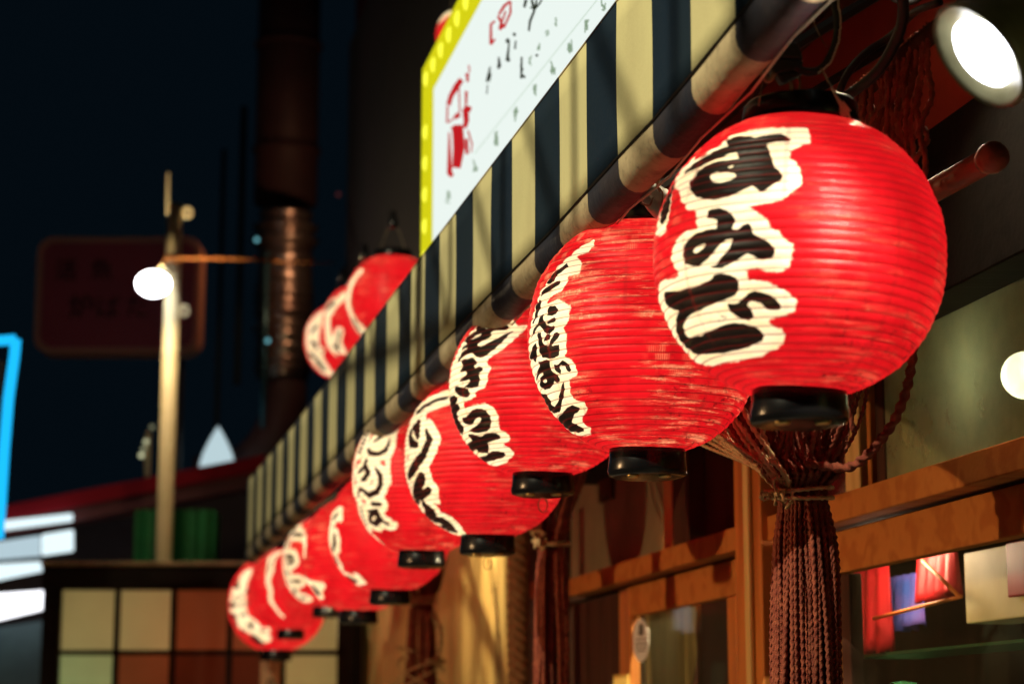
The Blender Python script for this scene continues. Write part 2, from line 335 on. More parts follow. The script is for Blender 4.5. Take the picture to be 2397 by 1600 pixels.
# ------------------------------------------------------------------ lanterns
CROPS = dict(A=(1500, 200, 1.8453), B=(1050, 450, 2.09), C=(900, 500, 1.96), E=(550, 950, 3.92), G=(500, 1250, 4.48), J=(1530, 290, 5.0575), K=(1530, 560, 5.0575), Q=(1230, 560, 5.805), R=(1230, 780, 5.805), S=(1040, 720, 7.84), T=(1040, 900, 7.84), H=(560, 480, 2.6125))
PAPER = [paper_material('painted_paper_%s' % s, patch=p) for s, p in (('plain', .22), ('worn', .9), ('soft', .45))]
def cap_profile(r, h, bulge=.004):
    return [(r * .3, 0), (r * .88, 0), (r + bulge * .3, h * .06), (r + bulge, h * .2), (r + bulge * .4, h * .5), (r, h * .9), (r * .97, h), (r * .9, h), (r * .88, h * .8), (r * .3, h * .8)]
def loop_pts(c, r, n=16, ax=RIGHT): return [c + r * (math.cos(a) * ax * .6 + math.sin(a) * Z) for a in np.linspace(0, 2 * math.pi, n)]
def lantern(label, cx, cy, depth, R=.225, hr=.93, crop=None, ink=(), halo=(), hw=.016, ncol=300, sub=6, mat=0, tilt=0., power=4.1, ribs=38, loop=False, fat=1.3, polys=None, hpolys=None, group='red paper lanterns hung under the striped awning', hang=.12, colr=(1, .95, .72)):
    C0 = P(cx, cy, depth); Ht = R * hr
    th = thing('paper_lantern', C0 - Z * (Ht + .06), label, 'lantern', group)
    p = .86; rt, rb = .386, .315
    ph0 = -math.acos(rb ** (1 / p)); ph1 = math.acos(rt ** (1 / p))
    f = np.linspace(ph0, ph1, 2000); rr = R * np.cos(f) ** p; zz = np.sin(f); zz = (zz - zz[0]) / (zz[-1] - zz[0]) * 2 * Ht - Ht
    s = np.concatenate([[0], np.cumsum(np.hypot(np.diff(rr), np.diff(zz)))]); S = s[-1]
    nr = ribs * sub + 1; q = np.arange(nr) / sub; fr = q - np.floor(q); si = q / ribs * S
    r0 = np.interp(si, s, rr); z0 = np.interp(si, s, zz); dr = np.gradient(r0); dz = np.gradient(z0); ln = np.hypot(dr, dz); nx, nz = dz / ln, -dr / ln
    bulge = .0023 * (R / .225) * np.sin(np.pi * fr) ** .7 + np.interp(q, np.arange(ribs + 2), rng.normal(0, .0007, ribs + 2))
    tha = np.arange(ncol) / ncol * 2 * np.pi
    wob = .0025 * np.sin(3 * tha + cx) + .0012 * np.sin(8 * tha + cy)
    Rr = (r0 + bulge * nx)[:, None] + wob[None, :] * (r0 / R)[:, None]; Zz = (z0 + bulge * nz)[:, None] + 0 * tha[None, :]
    V = np.stack([Rr * np.cos(tha), Rr * np.sin(tha), Zz + .002 * np.sin(2 * tha + 1)[None, :]], -1).reshape(-1, 3)
    if tilt: ct, st_ = math.cos(tilt), math.sin(tilt); V = V @ np.array([[ct, 0, -st_], [0, 1, 0], [st_, 0, ct]])
    Vw = V + C0; nrm = V / np.linalg.norm(V, axis=1)[:, None]
    rel = Vw - CAM; dd = rel @ FWD; px = CX + FPX * (rel @ RIGHT) / dd; py = CY - FPX * (rel @ UP) / dd
    front = np.where(-(nrm * rel).sum(1) / np.linalg.norm(rel, axis=1) > .04)[0]
    def strokes(lst, fat=1.):
        out = np.full(len(V), .3)
        for stx in lst:
            cr = CROPS[crop]; pts = []
            for x, y, r in stx:
                X, Y = cr[0] + x / cr[2], cr[1] + y / cr[2]
                i = front[np.argmin((px[front] - X) ** 2 + (py[front] - Y) ** 2)]
                cosv = max(.3, -nrm[i].dot(rel[i]) / np.linalg.norm(rel[i])); pts.append((Vw[i], fat * r / cr[2] * dd[i] / FPX * (.6 + .4 / cosv)))
            if len(pts) == 1: pts = pts * 2
            for (A, ra), (B, rb_) in zip(pts[:-1], pts[1:]):
                AB = B - A; l2 = AB.dot(AB) + 1e-12; t = np.clip((Vw - A) @ AB / l2, 0, 1)
                dist = np.linalg.norm(Vw - A - t[:, None] * AB, axis=1) - (ra + (rb_ - ra) * t); out = np.minimum(out, dist)
        return out
    ia = strokes(ink, fat); ha = np.minimum(ia - hw * 1.45, strokes(halo, 1.15))
    if polys:
        U = (np.tile(((tha + math.pi / 2 + math.pi) % (2 * math.pi)) - math.pi, nr)) * R * .9; Vv = np.repeat(si, ncol)
        def to_uv(x, y):
            d2 = (px[front] - x) ** 2 + (py[front] - y) ** 2; k4 = np.argpartition(d2, 4)[:4]; w_ = 1 / (d2[k4] + .5); w_ /= w_.sum(); ii = front[k4]; return U[ii] @ w_, Vv[ii] @ w_
        def sdf(pl):
            dm = np.full(len(U), 9.); inside = np.zeros(len(U), bool)
            for cr, pts in pl:
                ox, oy, sc_ = CROPS[cr]; uv = [to_uv(ox + x / sc_, oy + y / sc_) for x, y in pts]
                for (ax_, ay_), (bx_, by_) in zip(uv, uv[1:] + uv[:1]):
                    ex, ey = bx_ - ax_, by_ - ay_; t = np.clip(((U - ax_) * ex + (Vv - ay_) * ey) / (ex * ex + ey * ey + 1e-12), 0, 1)
                    dm = np.minimum(dm, np.hypot(U - ax_ - t * ex, Vv - ay_ - t * ey))
                    if ay_ != by_: inside ^= ((ay_ > Vv) != (by_ > Vv)) & (U < (bx_ - ax_) * (Vv - ay_) / (by_ - ay_) + ax_)
            return np.where(inside, -dm, dm)
        ia = sdf(polys); ha = np.minimum.reduce([sdf([h_]) for h_ in hpolys]); ha = np.minimum(ha, ia - .0015)
    i, j = np.meshgrid(np.arange(nr - 1), np.arange(ncol), indexing='ij'); j2 = (j + 1) % ncol
    F = np.stack([i * ncol + j, i * ncol + j2, (i + 1) * ncol + j2, (i + 1) * ncol + j], -1).reshape(-1, 4)
    me = bpy.data.meshes.new('paper_shade'); me.vertices.add(len(V)); me.loops.add(F.size); me.polygons.add(len(F))
    me.vertices.foreach_set('co', (Vw - BASE[th.name]).ravel()); me.loops.foreach_set('vertex_index', F.ravel().astype(np.int32))
    me.polygons.foreach_set('loop_start', np.arange(0, F.size, 4, dtype=np.int32)); me.polygons.foreach_set('use_smooth', np.ones(len(F), bool)); me.update(calc_edges=True)
    seam_d = np.abs(((tha / (2 * np.pi) * 8 + .3) % 1) - .5); seam_d = (.5 - seam_d) * 2 * np.pi / 8
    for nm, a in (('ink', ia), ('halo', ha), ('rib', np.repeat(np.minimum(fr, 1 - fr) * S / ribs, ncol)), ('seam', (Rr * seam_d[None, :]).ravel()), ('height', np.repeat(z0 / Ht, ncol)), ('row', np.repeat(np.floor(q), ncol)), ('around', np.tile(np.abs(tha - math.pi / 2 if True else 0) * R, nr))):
        at = me.attributes.new(nm, 'FLOAT', 'POINT'); at.data.foreach_set('value', np.asarray(a, np.float32))
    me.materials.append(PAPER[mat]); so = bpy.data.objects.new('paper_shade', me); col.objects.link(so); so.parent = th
    k = R / .225; sg = 48 if depth < 7 else 28
    ax = np.array([math.sin(tilt), 0, math.cos(tilt)])
    cb = C0 - ax * (Ht + .052 * k); b_ = MB(); b_.lathe(cap_profile(R * rb + .002, .056 * k), cb, ax, sg); bo = b_.build('bottom_ring', MAT['black'], th, smooth=True)
    BASE[bo.name] = BASE[th.name]
    ct_ = C0 + ax * (Ht - .004); t_ = MB(); t_.lathe([(r, h) for r, h in cap_profile(R * rt + .003, .042 * k)], ct_, ax, sg); to = t_.build('top_ring', MAT['black'], th, smooth=True)
    if depth < 6:
        for an in (-2.2, -.95):
            e = MB(); pc = cb + R * .23 * np.array([math.cos(an), math.sin(an), 0]) - Z * .001
            e.lathe([(.0002, -.004), (.010, -.004), (.012, -.002), (.012, .002)], pc, ax, 14); e.build('rivet', MAT['brass'], bo, smooth=True)
    if loop:
        e = MB(); e.tube(loop_pts(cb - Z * .022, .018), .0012, 5); e.build('pull_ring', MAT['wire'], bo, smooth=True)
    wr = MB(); tpz = ct_ + Z * .04 * k
    top = tpz + Z * hang
    for s_ in (-1, 1): wr.tube([tpz + RIGHT * s_ * R * .3 - Z * .01, tpz + RIGHT * s_ * R * .12 + Z * hang * .7, top], .0015, 5)
    wr.build('hanging_wire', MAT['wire'], th)
    if depth < 13 and hang > .03:
        pl = MB(); pl.lathe([(.005, 0), (.022, 0), (.024, .01), (.024, .035), (.014, .05), (.014, .08)], top - Z * .03, Z, 16); pl.build('lamp_socket', MAT['black'], th, smooth=True)
    light('POINT', C0, power, colr, th, shadow_soft_size=.05 * k)
    return th, C0

L4_ink = [[(287, 843, 6), (220, 865, 7), (180, 888, 7), (150, 912, 7)], [(148, 975, 15), (156, 1020, 9)], [(135, 970, 5), (120, 1010, 7), (122, 1050, 10), (150, 1060, 8)], [(190, 990, 4), (207, 1040, 13), (175, 1105, 14), (132, 1165, 14), (112, 1205, 8)],
    [(168, 1212, 17), (150, 1260, 15), (143, 1310, 12)], [(165, 1298, 10), (205, 1265, 11)], [(190, 1345, 14), (215, 1362, 15), (198, 1390, 10), (240, 1400, 11), (280, 1418, 18), (302, 1445, 15), (250, 1442, 8)], [(140, 1330, 6), (155, 1350, 6)]]
L4_halo = [[(290, 830, 8), (210, 850, 12), (150, 890, 12)], [(290, 860, 8), (220, 890, 10)], [(230, 1010, 16), (225, 1080, 18)], [(240, 1320, 12)], [(115, 940, 10), (100, 1080, 10), (125, 1280, 12), (190, 1400, 14)]]
L5_ink = [[(1422, 190, 16), (1380, 240, 18), (1330, 290, 16), (1280, 322, 8)], [(1225, 400, 12), (1240, 430, 15), (1310, 442, 14), (1380, 412, 18), (1405, 345, 12), (1415, 300, 6)], [(1202, 498, 16), (1190, 560, 14), (1140, 610, 10)],
    [(1200, 565, 18), (1228, 610, 18), (1190, 662, 18), (1162, 672, 10)], [(1290, 562, 8), (1338, 640, 20), (1340, 720, 20), (1300, 790, 20), (1230, 820, 18), (1180, 772, 12), (1138, 762, 10), (1136, 838, 7)],
    [(1160, 920, 6), (1170, 1000, 8), (1200, 1070, 8), (1215, 1105, 4)], [(1262, 898, 16), (1335, 902, 16)], [(1218, 965, 8), (1300, 965, 18), (1330, 1040, 22), (1290, 1080, 16), (1240, 1055, 14), (1240, 1005, 12), (1290, 990, 10)], [(1350, 1050, 14), (1405, 1085, 10)],
    [(1230, 1168, 6), (1272, 1190, 5)], [(1215, 1200, 5), (1250, 1222, 5)]] + [[(1130 + i * 16, 420 - i * 38, 6), (1150 + i * 16, 425 - i * 38, 6)] for i in range(6)]
L5_halo = [[(1470, 130, 30), (1440, 260, 40)], [(1450, 330, 20), (1400, 500, 20), (1410, 700, 22)], [(1470, 1080, 20), (1440, 1110, 25)], [(1250, 200, 25), (1140, 380, 22), (1090, 560, 16), (1100, 800, 16)], [(1290, 1200, 18), (1350, 1295, 8)], [(1330, 330, 30)]]
L6_ink = [[(1310, -225, 8), (1260, -170, 12)], [(1262, 10, 16), (1268, 90, 18), (1255, 165, 12)], [(1278, 262, 22), (1298, 300, 18)], [(1310, 400, 9), (1325, 415, 6)], [(1385, 475, 12), (1440, 475, 26), (1495, 488, 10)]]
L6_halo = [[(1330, -260, 25), (1330, -160, 20)], [(1230, -50, 22), (1225, 120, 22)], [(1310, 40, 22), (1310, 160, 22)], [(1500, 430, 30), (1560, 490, 28), (1450, 540, 16)]]
L7_ink = [[(1050, 560, 16), (1080, 600, 24), (1090, 620, 10)]]
L7_halo = [[(870, 40, 18), (955, 45, 20), (960, 120, 18), (948, 215, 12)], [(980, 490, 25), (1140, 530, 25), (1110, 680, 18)]]
L8_ink = [[(782, 75, 13), (772, 130, 12)], [(765, 232, 15), (815, 228, 16), (838, 275, 16), (800, 312, 12), (775, 285, 8)], [(765, 385, 14), (785, 425, 12)], [(830, 485, 12), (905, 490, 14)], [(848, 570, 12), (850, 625, 12)], [(900, 668, 8), (960, 662, 10)], [(830, 2, 14), (925, 8, 14)], [(800, -70, 10), (860, -60, 10)], [(800, 520, 10), (790, 480, 8)]]
L8_halo = [[(740, 100, 12), (730, 300, 16), (770, 500, 18), (850, 650, 20), (1000, 670, 30)], [(860, -40, 40)]]
L9_ink = [[(640, 230, 6), (590, 330, 7), (570, 420, 5)]]
L9_halo = [[(690, 190, 22), (615, 240, 34), (600, 380, 30), (570, 490, 22), (595, 590, 20), (600, 690, 18), (650, 780, 15), (725, 860, 14)]]
L10_halo = [[(340, 420, 50), (250, 600, 90), (240, 760, 100), (290, 900, 90), (420, 970, 70), (540, 1080, 50)], [(560, 1000, 30)]]
L10_ink = [[(x, y, r * 1.3), (x + dx, y + dy, r)] for x, y, r, dx, dy in ((230, 530, 14, 30, 20), (340, 600, 12, 30, -10), (220, 660, 9, 20, 30), (180, 735, 12, 50, 5), (290, 750, 10, 10, -40), (200, 850, 14, 30, 10), (330, 830, 9, -40, 20), (240, 940, 13, -10, -30), (370, 950, 14, 30, 30), (410, 915, 8, -10, 40), (300, 1000, 9, 40, 20), (430, 1090, 26, 60, 50), (500, 1010, 8, 50, -10), (290, 1105, 12, 10, 10), (260, 480, 10, -20, 20), (350, 700, 8, 20, 30), (300, 660, 8, -30, -20), (150, 820, 8, 10, 40))]
P1 = [('J', [(855, 205), (930, 165), (1010, 140), (1120, 145), (1200, 165), (1300, 140), (1420, 125), (1510, 118), (1590, 150), (1625, 195), (1600, 208), (1480, 210), (1325, 238), (1360, 300), (1400, 400), (1430, 515), (1480, 550), (1525, 610), (1515, 665), (1440, 700), (1380, 740), (1300, 800), (1265, 805), (1170, 735), (1050, 790), (900, 860), (730, 900), (600, 890), (510, 865), (440, 800), (425, 730), (440, 670), (500, 620), (515, 570), (600, 500), (760, 440), (900, 425), (1010, 410), (1000, 370), (985, 335), (900, 355), (700, 440), (560, 510), (440, 560), (360, 600), (400, 540), (450, 490), (600, 395), (700, 330), (890, 265)]),
 ('J', [(670, 590), (760, 572), (880, 575), (950, 590), (980, 612), (900, 670), (780, 700), (700, 690), (675, 640)]), ('J', [(880, 515), (945, 490), (935, 515), (895, 525)]), ('J', [(270, 620), (240, 760), (190, 980), (160, 1120), (100, 1200), (75, 1160), (80, 1050), (110, 960), (150, 820), (200, 720)]),
 ('K', [(645, -345), (700, -360), (770, -370), (870, -350), (940, -290), (965, -230), (955, -180), (930, -120), (1000, -125), (1050, -170), (1120, -200), (1150, -170), (1165, -90), (1180, -60), (1270, -20), (1380, 45), (1430, 110), (1440, 150), (1410, 230), (1300, 240), (1230, 230), (1180, 195), (1105, 170), (1050, 210), (980, 260), (880, 310), (800, 350), (650, 325), (740, 300), (800, 210), (900, 100), (930, 0), (860, 0), (800, 50), (740, 130), (650, 230), (530, 325), (450, 315), (370, 290), (345, 200), (350, 110), (400, 20), (420, -10), (520, -80), (640, -115), (745, -125), (750, -180), (750, -230), (630, -250), (640, -290)]), ('K', [(470, 150), (500, 90), (560, 60), (615, 55), (590, 100), (540, 150), (490, 165)]),
 ('K', [(135, 615), (300, 610), (470, 570), (640, 500), (700, 460), (705, 425), (760, 405), (830, 398), (900, 415), (970, 455), (1010, 520), (1005, 610), (960, 665), (850, 715), (700, 770), (560, 840), (460, 880), (400, 930), (365, 990), (355, 1040), (370, 1100), (400, 1150), (450, 1165), (560, 1140), (700, 1070), (830, 1010), (950, 985), (1070, 995), (1200, 1035), (1260, 1075), (1310, 1140), (1290, 1195), (1180, 1250), (1000, 1310), (850, 1345), (700, 1355), (540, 1362), (450, 1330), (380, 1280), (310, 1200), (270, 1100), (272, 1000), (300, 850), (180, 800), (135, 710)]),
 ('K', [(865, 750), (930, 765), (1000, 755), (1040, 720), (1080, 680), (1120, 640), (1190, 605), (1280, 620), (1380, 660), (1460, 710), (1500, 770), (1508, 835), (1400, 840), (1340, 825), (1270, 760), (1180, 735), (1130, 740), (1110, 780), (1170, 860), (1190, 930), (1130, 955), (1050, 945), (960, 890), (900, 860), (885, 810)])]
H1 = [('J', [(300, 640), (400, 500), (560, 400), (800, 240), (900, 150), (1100, 90), (1300, 60), (1500, 40), (1700, 30), (1820, 60), (1865, 160), (1850, 240), (1700, 270), (1610, 330), (1620, 420), (1700, 480), (1740, 540), (1745, 640), (1720, 740), (1640, 800), (1540, 870), (1400, 930), (1200, 970), (1000, 1000), (800, 1010), (560, 1040), (400, 1000), (330, 900), (320, 800), (250, 760)]),
 ('J', [(250, 700), (200, 900), (190, 1050), (150, 1200), (130, 1290), (70, 1340), (20, 1310), (20, 1200), (60, 1050), (100, 900), (180, 700), (260, 560), (500, 380), (480, 480), (330, 640)]),
 ('K', [(520, -400), (640, -420), (900, -420), (1130, -390), (1200, -330), (1330, -240), (1370, -150), (1500, -80), (1580, 0), (1640, 60), (1640, 230), (1600, 320), (1500, 375), (1350, 375), (1200, 345), (1110, 370), (1000, 440), (700, 480), (400, 470), (300, 400), (240, 310), (200, 230), (230, 100), (290, -20), (400, -100), (510, -110)]),
 ('K', [(60, 620), (90, 500), (240, 460), (450, 380), (700, 360), (1110, 370), (1140, 480), (1250, 480), (1420, 540), (1550, 590), (1620, 660), (1685, 740), (1670, 830), (1600, 900), (1450, 930), (1360, 960), (1430, 1030), (1500, 1060), (1555, 1130), (1540, 1220), (1420, 1310), (1270, 1390), (1000, 1450), (720, 1495), (560, 1480), (420, 1420), (300, 1310), (220, 1190), (170, 1000), (100, 880), (60, 740)])]
P2 = [('Q', [(575, 320), (590, 370), (500, 440), (430, 490), (400, 560), (330, 610), (290, 600), (350, 510), (420, 420), (500, 370)]), ('Q', [(400, 575), (470, 555), (465, 610), (360, 680), (260, 740), (200, 790), (215, 720), (270, 665), (340, 620)]), ('Q', [(195, 810), (220, 860), (210, 940), (170, 1040), (110, 1150), (90, 1140), (130, 1040), (150, 960), (130, 1010), (140, 900)]),
 ('Q', [(330, 910), (410, 900), (445, 950), (420, 1010), (360, 1040), (290, 1035), (300, 960)]), ('Q', [(290, 1120), (350, 1075), (400, 1060), (410, 1110), (360, 1140), (310, 1150)]), ('Q', [(205, 1035), (250, 1020), (250, 1100), (290, 1170), (350, 1180), (390, 1170), (395, 1230), (330, 1280), (250, 1260), (210, 1190), (190, 1170), (130, 1260), (80, 1350), (75, 1330), (120, 1200), (180, 1120)]),
 ('Q', [(170, 1270), (215, 1260), (225, 1370), (260, 1430), (310, 1450), (340, 1370), (390, 1280), (430, 1260), (465, 1300), (440, 1350), (380, 1410), (350, 1450), (460, 1430), (465, 1500), (460, 1570), (400, 1610), (330, 1620), (230, 1600), (190, 1530), (175, 1400)]), ('Q', [(260, 1340), (300, 1290), (340, 1300), (335, 1360), (250, 1390)]),
 ('R', [(165, 390), (230, 375), (290, 355), (335, 380), (335, 430), (340, 480), (380, 530), (440, 560), (475, 620), (470, 650), (430, 670), (400, 650), (380, 690), (340, 750), (270, 770), (210, 730), (190, 690), (200, 660), (195, 610), (245, 560), (240, 530), (190, 560), (160, 650), (150, 640), (160, 530), (200, 450)]), ('R', [(230, 640), (280, 620), (300, 655), (260, 670)]),
 ('R', [(385, 420), (430, 430), (500, 370), (540, 380), (600, 430), (630, 500), (600, 525), (570, 510), (540, 450), (490, 430), (465, 450), (490, 500), (480, 550), (440, 530), (390, 480)]), ('R', [(215, 800), (270, 820), (330, 890), (350, 960), (400, 995), (440, 930), (480, 780), (520, 640), (530, 700), (520, 850), (500, 980), (470, 1070), (400, 1090), (320, 1060), (270, 980), (225, 900)]),
 ('R', [(510, 1080), (570, 1010), (640, 970), (745, 1010), (720, 1060), (670, 1090), (640, 1160), (630, 1210), (760, 1270), (800, 1330), (720, 1345), (620, 1340), (560, 1290), (500, 1240), (495, 1320), (470, 1335), (445, 1270), (450, 1180)]),
 ('R', [(90, 200), (150, 120), (155, 280), (150, 400), (110, 350), (70, 360), (60, 330)]), ('R', [(135, 800), (160, 790), (200, 900), (205, 970), (165, 920)]), ('R', [(130, 640), (150, 700), (140, 760), (120, 740)]), ('R', [(295, 1155), (340, 1200), (450, 1320), (560, 1430), (660, 1530), (600, 1490), (450, 1350), (350, 1230)])]
H2 = [('Q', [(930, 0), (940, 90), (850, 170), (700, 230), (770, 330), (740, 480), (580, 500), (560, 600), (480, 700), (330, 790), (300, 880), (440, 810), (530, 850), (600, 900), (600, 1070), (520, 1200), (560, 1300), (560, 1500), (545, 1590), (650, 1660), (720, 1790), (690, 1860), (600, 1900), (610, 2050), (640, 2170), (800, 2210), (850, 2290), (830, 2360), (780, 2400), (780, 2480), (890, 2570), (890, 2650), (800, 2680), (640, 2660), (540, 2640), (520, 2660), (640, 2760), (770, 2845), (700, 2860), (560, 2760), (430, 2620), (250, 2380), (130, 2100), (60, 1800), (45, 1500), (60, 1280), (130, 960), (200, 740), (330, 540), (480, 340), (730, 120)])]
P3 = [('S', [(950, 175), (1040, 225), (1020, 260), (970, 300), (1100, 300), (1160, 320), (1185, 360), (1140, 410), (1000, 420), (900, 425), (850, 470), (870, 510), (840, 550), (700, 610), (600, 685), (670, 715), (850, 620), (1050, 520), (1180, 450), (1270, 430), (1180, 500), (1080, 620), (900, 780), (740, 900), (650, 920), (580, 890), (530, 840), (480, 825), (380, 880), (250, 1010), (260, 930), (320, 820), (430, 730), (310, 780), (330, 730), (420, 660), (370, 610), (460, 500), (520, 460), (600, 420), (580, 380), (700, 290), (850, 220)]), ('S', [(500, 590), (560, 520), (690, 470), (640, 530)]), ('S', [(750, 380), (830, 335), (830, 360), (780, 385)]),
 ('S', [(315, 970), (370, 940), (430, 945), (490, 910), (560, 930), (600, 990), (590, 1040), (540, 1060), (570, 1110), (640, 1075), (700, 1090), (715, 1150), (640, 1200), (655, 1300), (640, 1400), (620, 1460), (480, 1480), (360, 1450), (440, 1390), (475, 1340), (460, 1310), (400, 1340), (265, 1360), (330, 1290), (420, 1210), (400, 1170), (350, 1170), (280, 1180), (320, 1110), (335, 1040)]),
 ('T', [(190, 70), (210, 20), (350, 50), (440, 90), (470, 150), (455, 220), (400, 240), (280, 200), (210, 130)]), ('T', [(90, 230), (180, 190), (240, 230), (245, 290), (210, 350), (260, 360), (290, 400), (285, 460), (235, 520), (250, 620), (300, 700), (350, 760), (365, 850), (330, 915), (300, 870), (270, 950), (210, 1005), (160, 940), (120, 800), (90, 650), (75, 500), (65, 400), (80, 300)]),
 ('T', [(330, 600), (400, 590), (500, 470), (580, 435), (690, 435), (780, 480), (850, 580), (870, 680), (840, 800), (770, 860), (640, 885), (520, 870), (440, 850), (560, 770), (640, 710), (680, 620), (640, 595), (590, 620), (540, 700), (490, 735), (400, 720), (340, 680)]),
 ('T', [(440, 900), (520, 900), (600, 935), (680, 945), (760, 900), (860, 880), (960, 890), (1020, 930), (1030, 990), (930, 1020), (790, 1075), (820, 1140), (810, 1260), (740, 1250), (630, 1240), (610, 1180), (510, 1270), (550, 1330), (620, 1345), (760, 1310), (880, 1210), (1000, 1215), (1110, 1245), (1135, 1290), (1080, 1340), (900, 1390), (760, 1440), (600, 1450), (500, 1390), (440, 1370), (370, 1260), (360, 1170), (300, 1050), (300, 1030), (370, 1070), (410, 1110), (530, 1030), (450, 960)])]
H3 = [('S', [(980, 140), (1130, 110), (1220, 170), (1300, 270), (1350, 330), (1540, 310), (1500, 380), (1300, 570), (1110, 740), (970, 830), (800, 940), (770, 990), (850, 1110), (800, 1220), (780, 1340), (740, 1470), (560, 1570), (570, 1610), (500, 1690), (360, 1740), (380, 1850), (560, 1770), (740, 1750), (880, 1800), (1000, 1990), (1010, 2220), (1190, 2330), (1200, 2420), (1090, 2500), (1280, 2640), (1290, 2700), (1150, 2840), (1000, 2910), (820, 2950), (640, 2910), (440, 2800), (280, 2560), (130, 2200), (60, 1850), (80, 1450), (130, 1100), (250, 800), (520, 420), (800, 230)])]
lan = []
lan.append(lantern('nearest and largest looking red lantern, three bold black characters on white facing left', 1872, 606, 3.20, hr=.935, tilt=.03, crop='A', polys=P1, hpolys=H1, hw=.017, fat=1.5, ncol=520, sub=7, mat=0, hang=0.0))
lan.append(lantern('second red lantern from the front, streaky worn paint and a column of small black characters', 1512, 792, 3.97, hr=.97, crop='B', polys=P2, hpolys=H2, hw=.011, ncol=440, sub=6, mat=1, hang=.06))
lan.append(lantern('third red lantern from the front with a wire pull loop over the fourth', 1270, 912, 4.94, hr=.905, crop='B', polys=P3, hpolys=H3, hw=.014, ncol=400, sub=6, mat=2, loop=True, hang=.05))
lan.append(lantern('fourth red lantern from the front, long curved black brush strokes on its left side', 1142, 1070, 5.6, hr=.95, crop='C', ink=L4_ink, halo=L4_halo, hw=.017, ncol=360, sub=5, mat=0, loop=True, hang=.04))
lan.append(lantern('fifth red lantern from the front, wide white lettering panel with angular black characters', 988, 1124, 6.54, hr=1.0, crop='E', ink=L5_ink, halo=L5_halo, hw=.014, ncol=340, sub=5, mat=2, hang=.04))
lan.append(lantern('sixth red lantern from the front showing a thin strip of lettering ending in an oval', 914, 1243, 7.5, hr=.95, crop='G', ink=L6_ink, halo=L6_halo, hw=.014, ncol=280, sub=4, mat=0, hang=.04))
lan.append(lantern('seventh red lantern from the front, mostly hidden behind the sixth', 841, 1299, 8.0, hr=.95, crop='G', ink=L7_ink, halo=L7_halo, hw=.011, ncol=260, sub=4, mat=2, hang=.04))
lan.append(lantern('eighth red lantern from the front with a black spiral character', 769, 1316, 10.0, hr=.95, crop='G', ink=L8_ink, halo=L8_halo, hw=.016, ncol=240, sub=4, mat=0, hang=.04))
lan.append(lantern('ninth red lantern from the front with one jagged thin white line down it', 682, 1379, 11.1, hr=.95, crop='G', ink=L9_ink, halo=L9_halo, hw=.007, ncol=220, sub=4, mat=0, hang=.04))
lan.append(lantern('farthest lantern at the low end of the row, left side densely covered in small lettering', 648, 1412, 12.2, R=.29, hr=.93, crop='G', ink=L10_ink, halo=L10_halo, hw=.0, ncol=240, sub=4, mat=0, power=7.5, hang=.04))
UG = 'red lanterns hung upstairs beyond the awning edge'
U1h = [[(735, 410, 16), (680, 500, 16), (665, 600, 16), (690, 690, 16), (760, 760, 14)]]; U1i = [[(700, 700, 9), (740, 775, 9)]]
U2h = [[(650, 545, 24), (590, 600, 20), (540, 680, 20), (545, 800, 22), (570, 900, 20), (610, 760, 14), (640, 900, 14)]]; U2i = [[(612, 770, 7), (600, 880, 9), (575, 860, 7)], [(570, 600, 12), (540, 630, 10)]]
U3h = [[(500, 680, 30), (450, 750, 40), (440, 850, 45), (470, 950, 45), (530, 1020, 30)]]; U3i = [[(470, 740, 9), (440, 780, 7)], [(440, 840, 7), (470, 850, 7), (460, 880, 6)], [(430, 910, 9), (470, 930, 7)], [(480, 960, 14), (510, 1000, 12)], [(500, 890, 8)]]
def up(label, *a, **k): return lantern(label, *a, crop='H', ncol=200, sub=4, mat=2, group=UG, **k)
up('largest upstairs red lantern cut off by the awning, plain red face', 918, 706, 9.9, hr=.95, ink=U1i, halo=U1h, hw=.012, hang=.15)
up('middle upstairs red lantern between the plain one and the lettered one', 852, 760, 11.2, hr=.95, ink=U2i, halo=U2h, hw=.01, hang=.15)
up('leftmost upstairs red lantern, its face crowded with white bordered lettering', 801, 800, 12.3, hr=.97, ink=U3i, halo=U3h, hw=.008, hang=.15)
lantern('small red and cream lantern peeking out behind the yellow sign corner', 1070, 84, 9.5, R=.10, hr=1.1, crop='H', ink=[], halo=[[(1235, -1160, 26), (1260, -1210, 26)]], hw=.01, ncol=120, sub=3, mat=2, power=.8, ribs=20, group=None, hang=.3)

# cable, plug and clip above the nearest lantern
d1 = 3.18
hk = thing('hanging_plug', P(1838, 196, d1), 'black plug box with dusty cable over the nearest lantern', 'plug')
m_ = MB()
def slab(mb, quad, d, t, m=0):
    a = [P(x, y, d) for x, y in quad]; b = [p + FWD * t for p in a]; mb.add(a + b, [(0, 1, 2, 3), (7, 6, 5, 4), (0, 4, 5, 1), (1, 5, 6, 2), (2, 6, 7, 3), (3, 7, 4, 0)], m)
slab(m_, [(1795, 135), (1836, 96), (1868, 100), (1882, 140)], d1, .05); slab(m_, [(1795, 136), (1882, 141), (1878, 160), (1812, 176)], d1 - .003, .045); slab(m_, [(1818, 174), (1880, 158), (1884, 172), (1832, 197)], d1, .04)
m_.build('plug_body', MAT['rubber'], hk, bevel=.004)
m_ = MB(); m_.tube(curve_pts([P(1948, -60, d1), P(1955, 10, d1), (P(1961, 50, d1)), P(1956, 100, d1), P(1938, 142, d1), P(1915, 165, d1), P(1885, 168, d1), P(1862, 155, d1)], 50), .0065, 8); m_.build('cable', MAT['rubber'], hk, smooth=True)
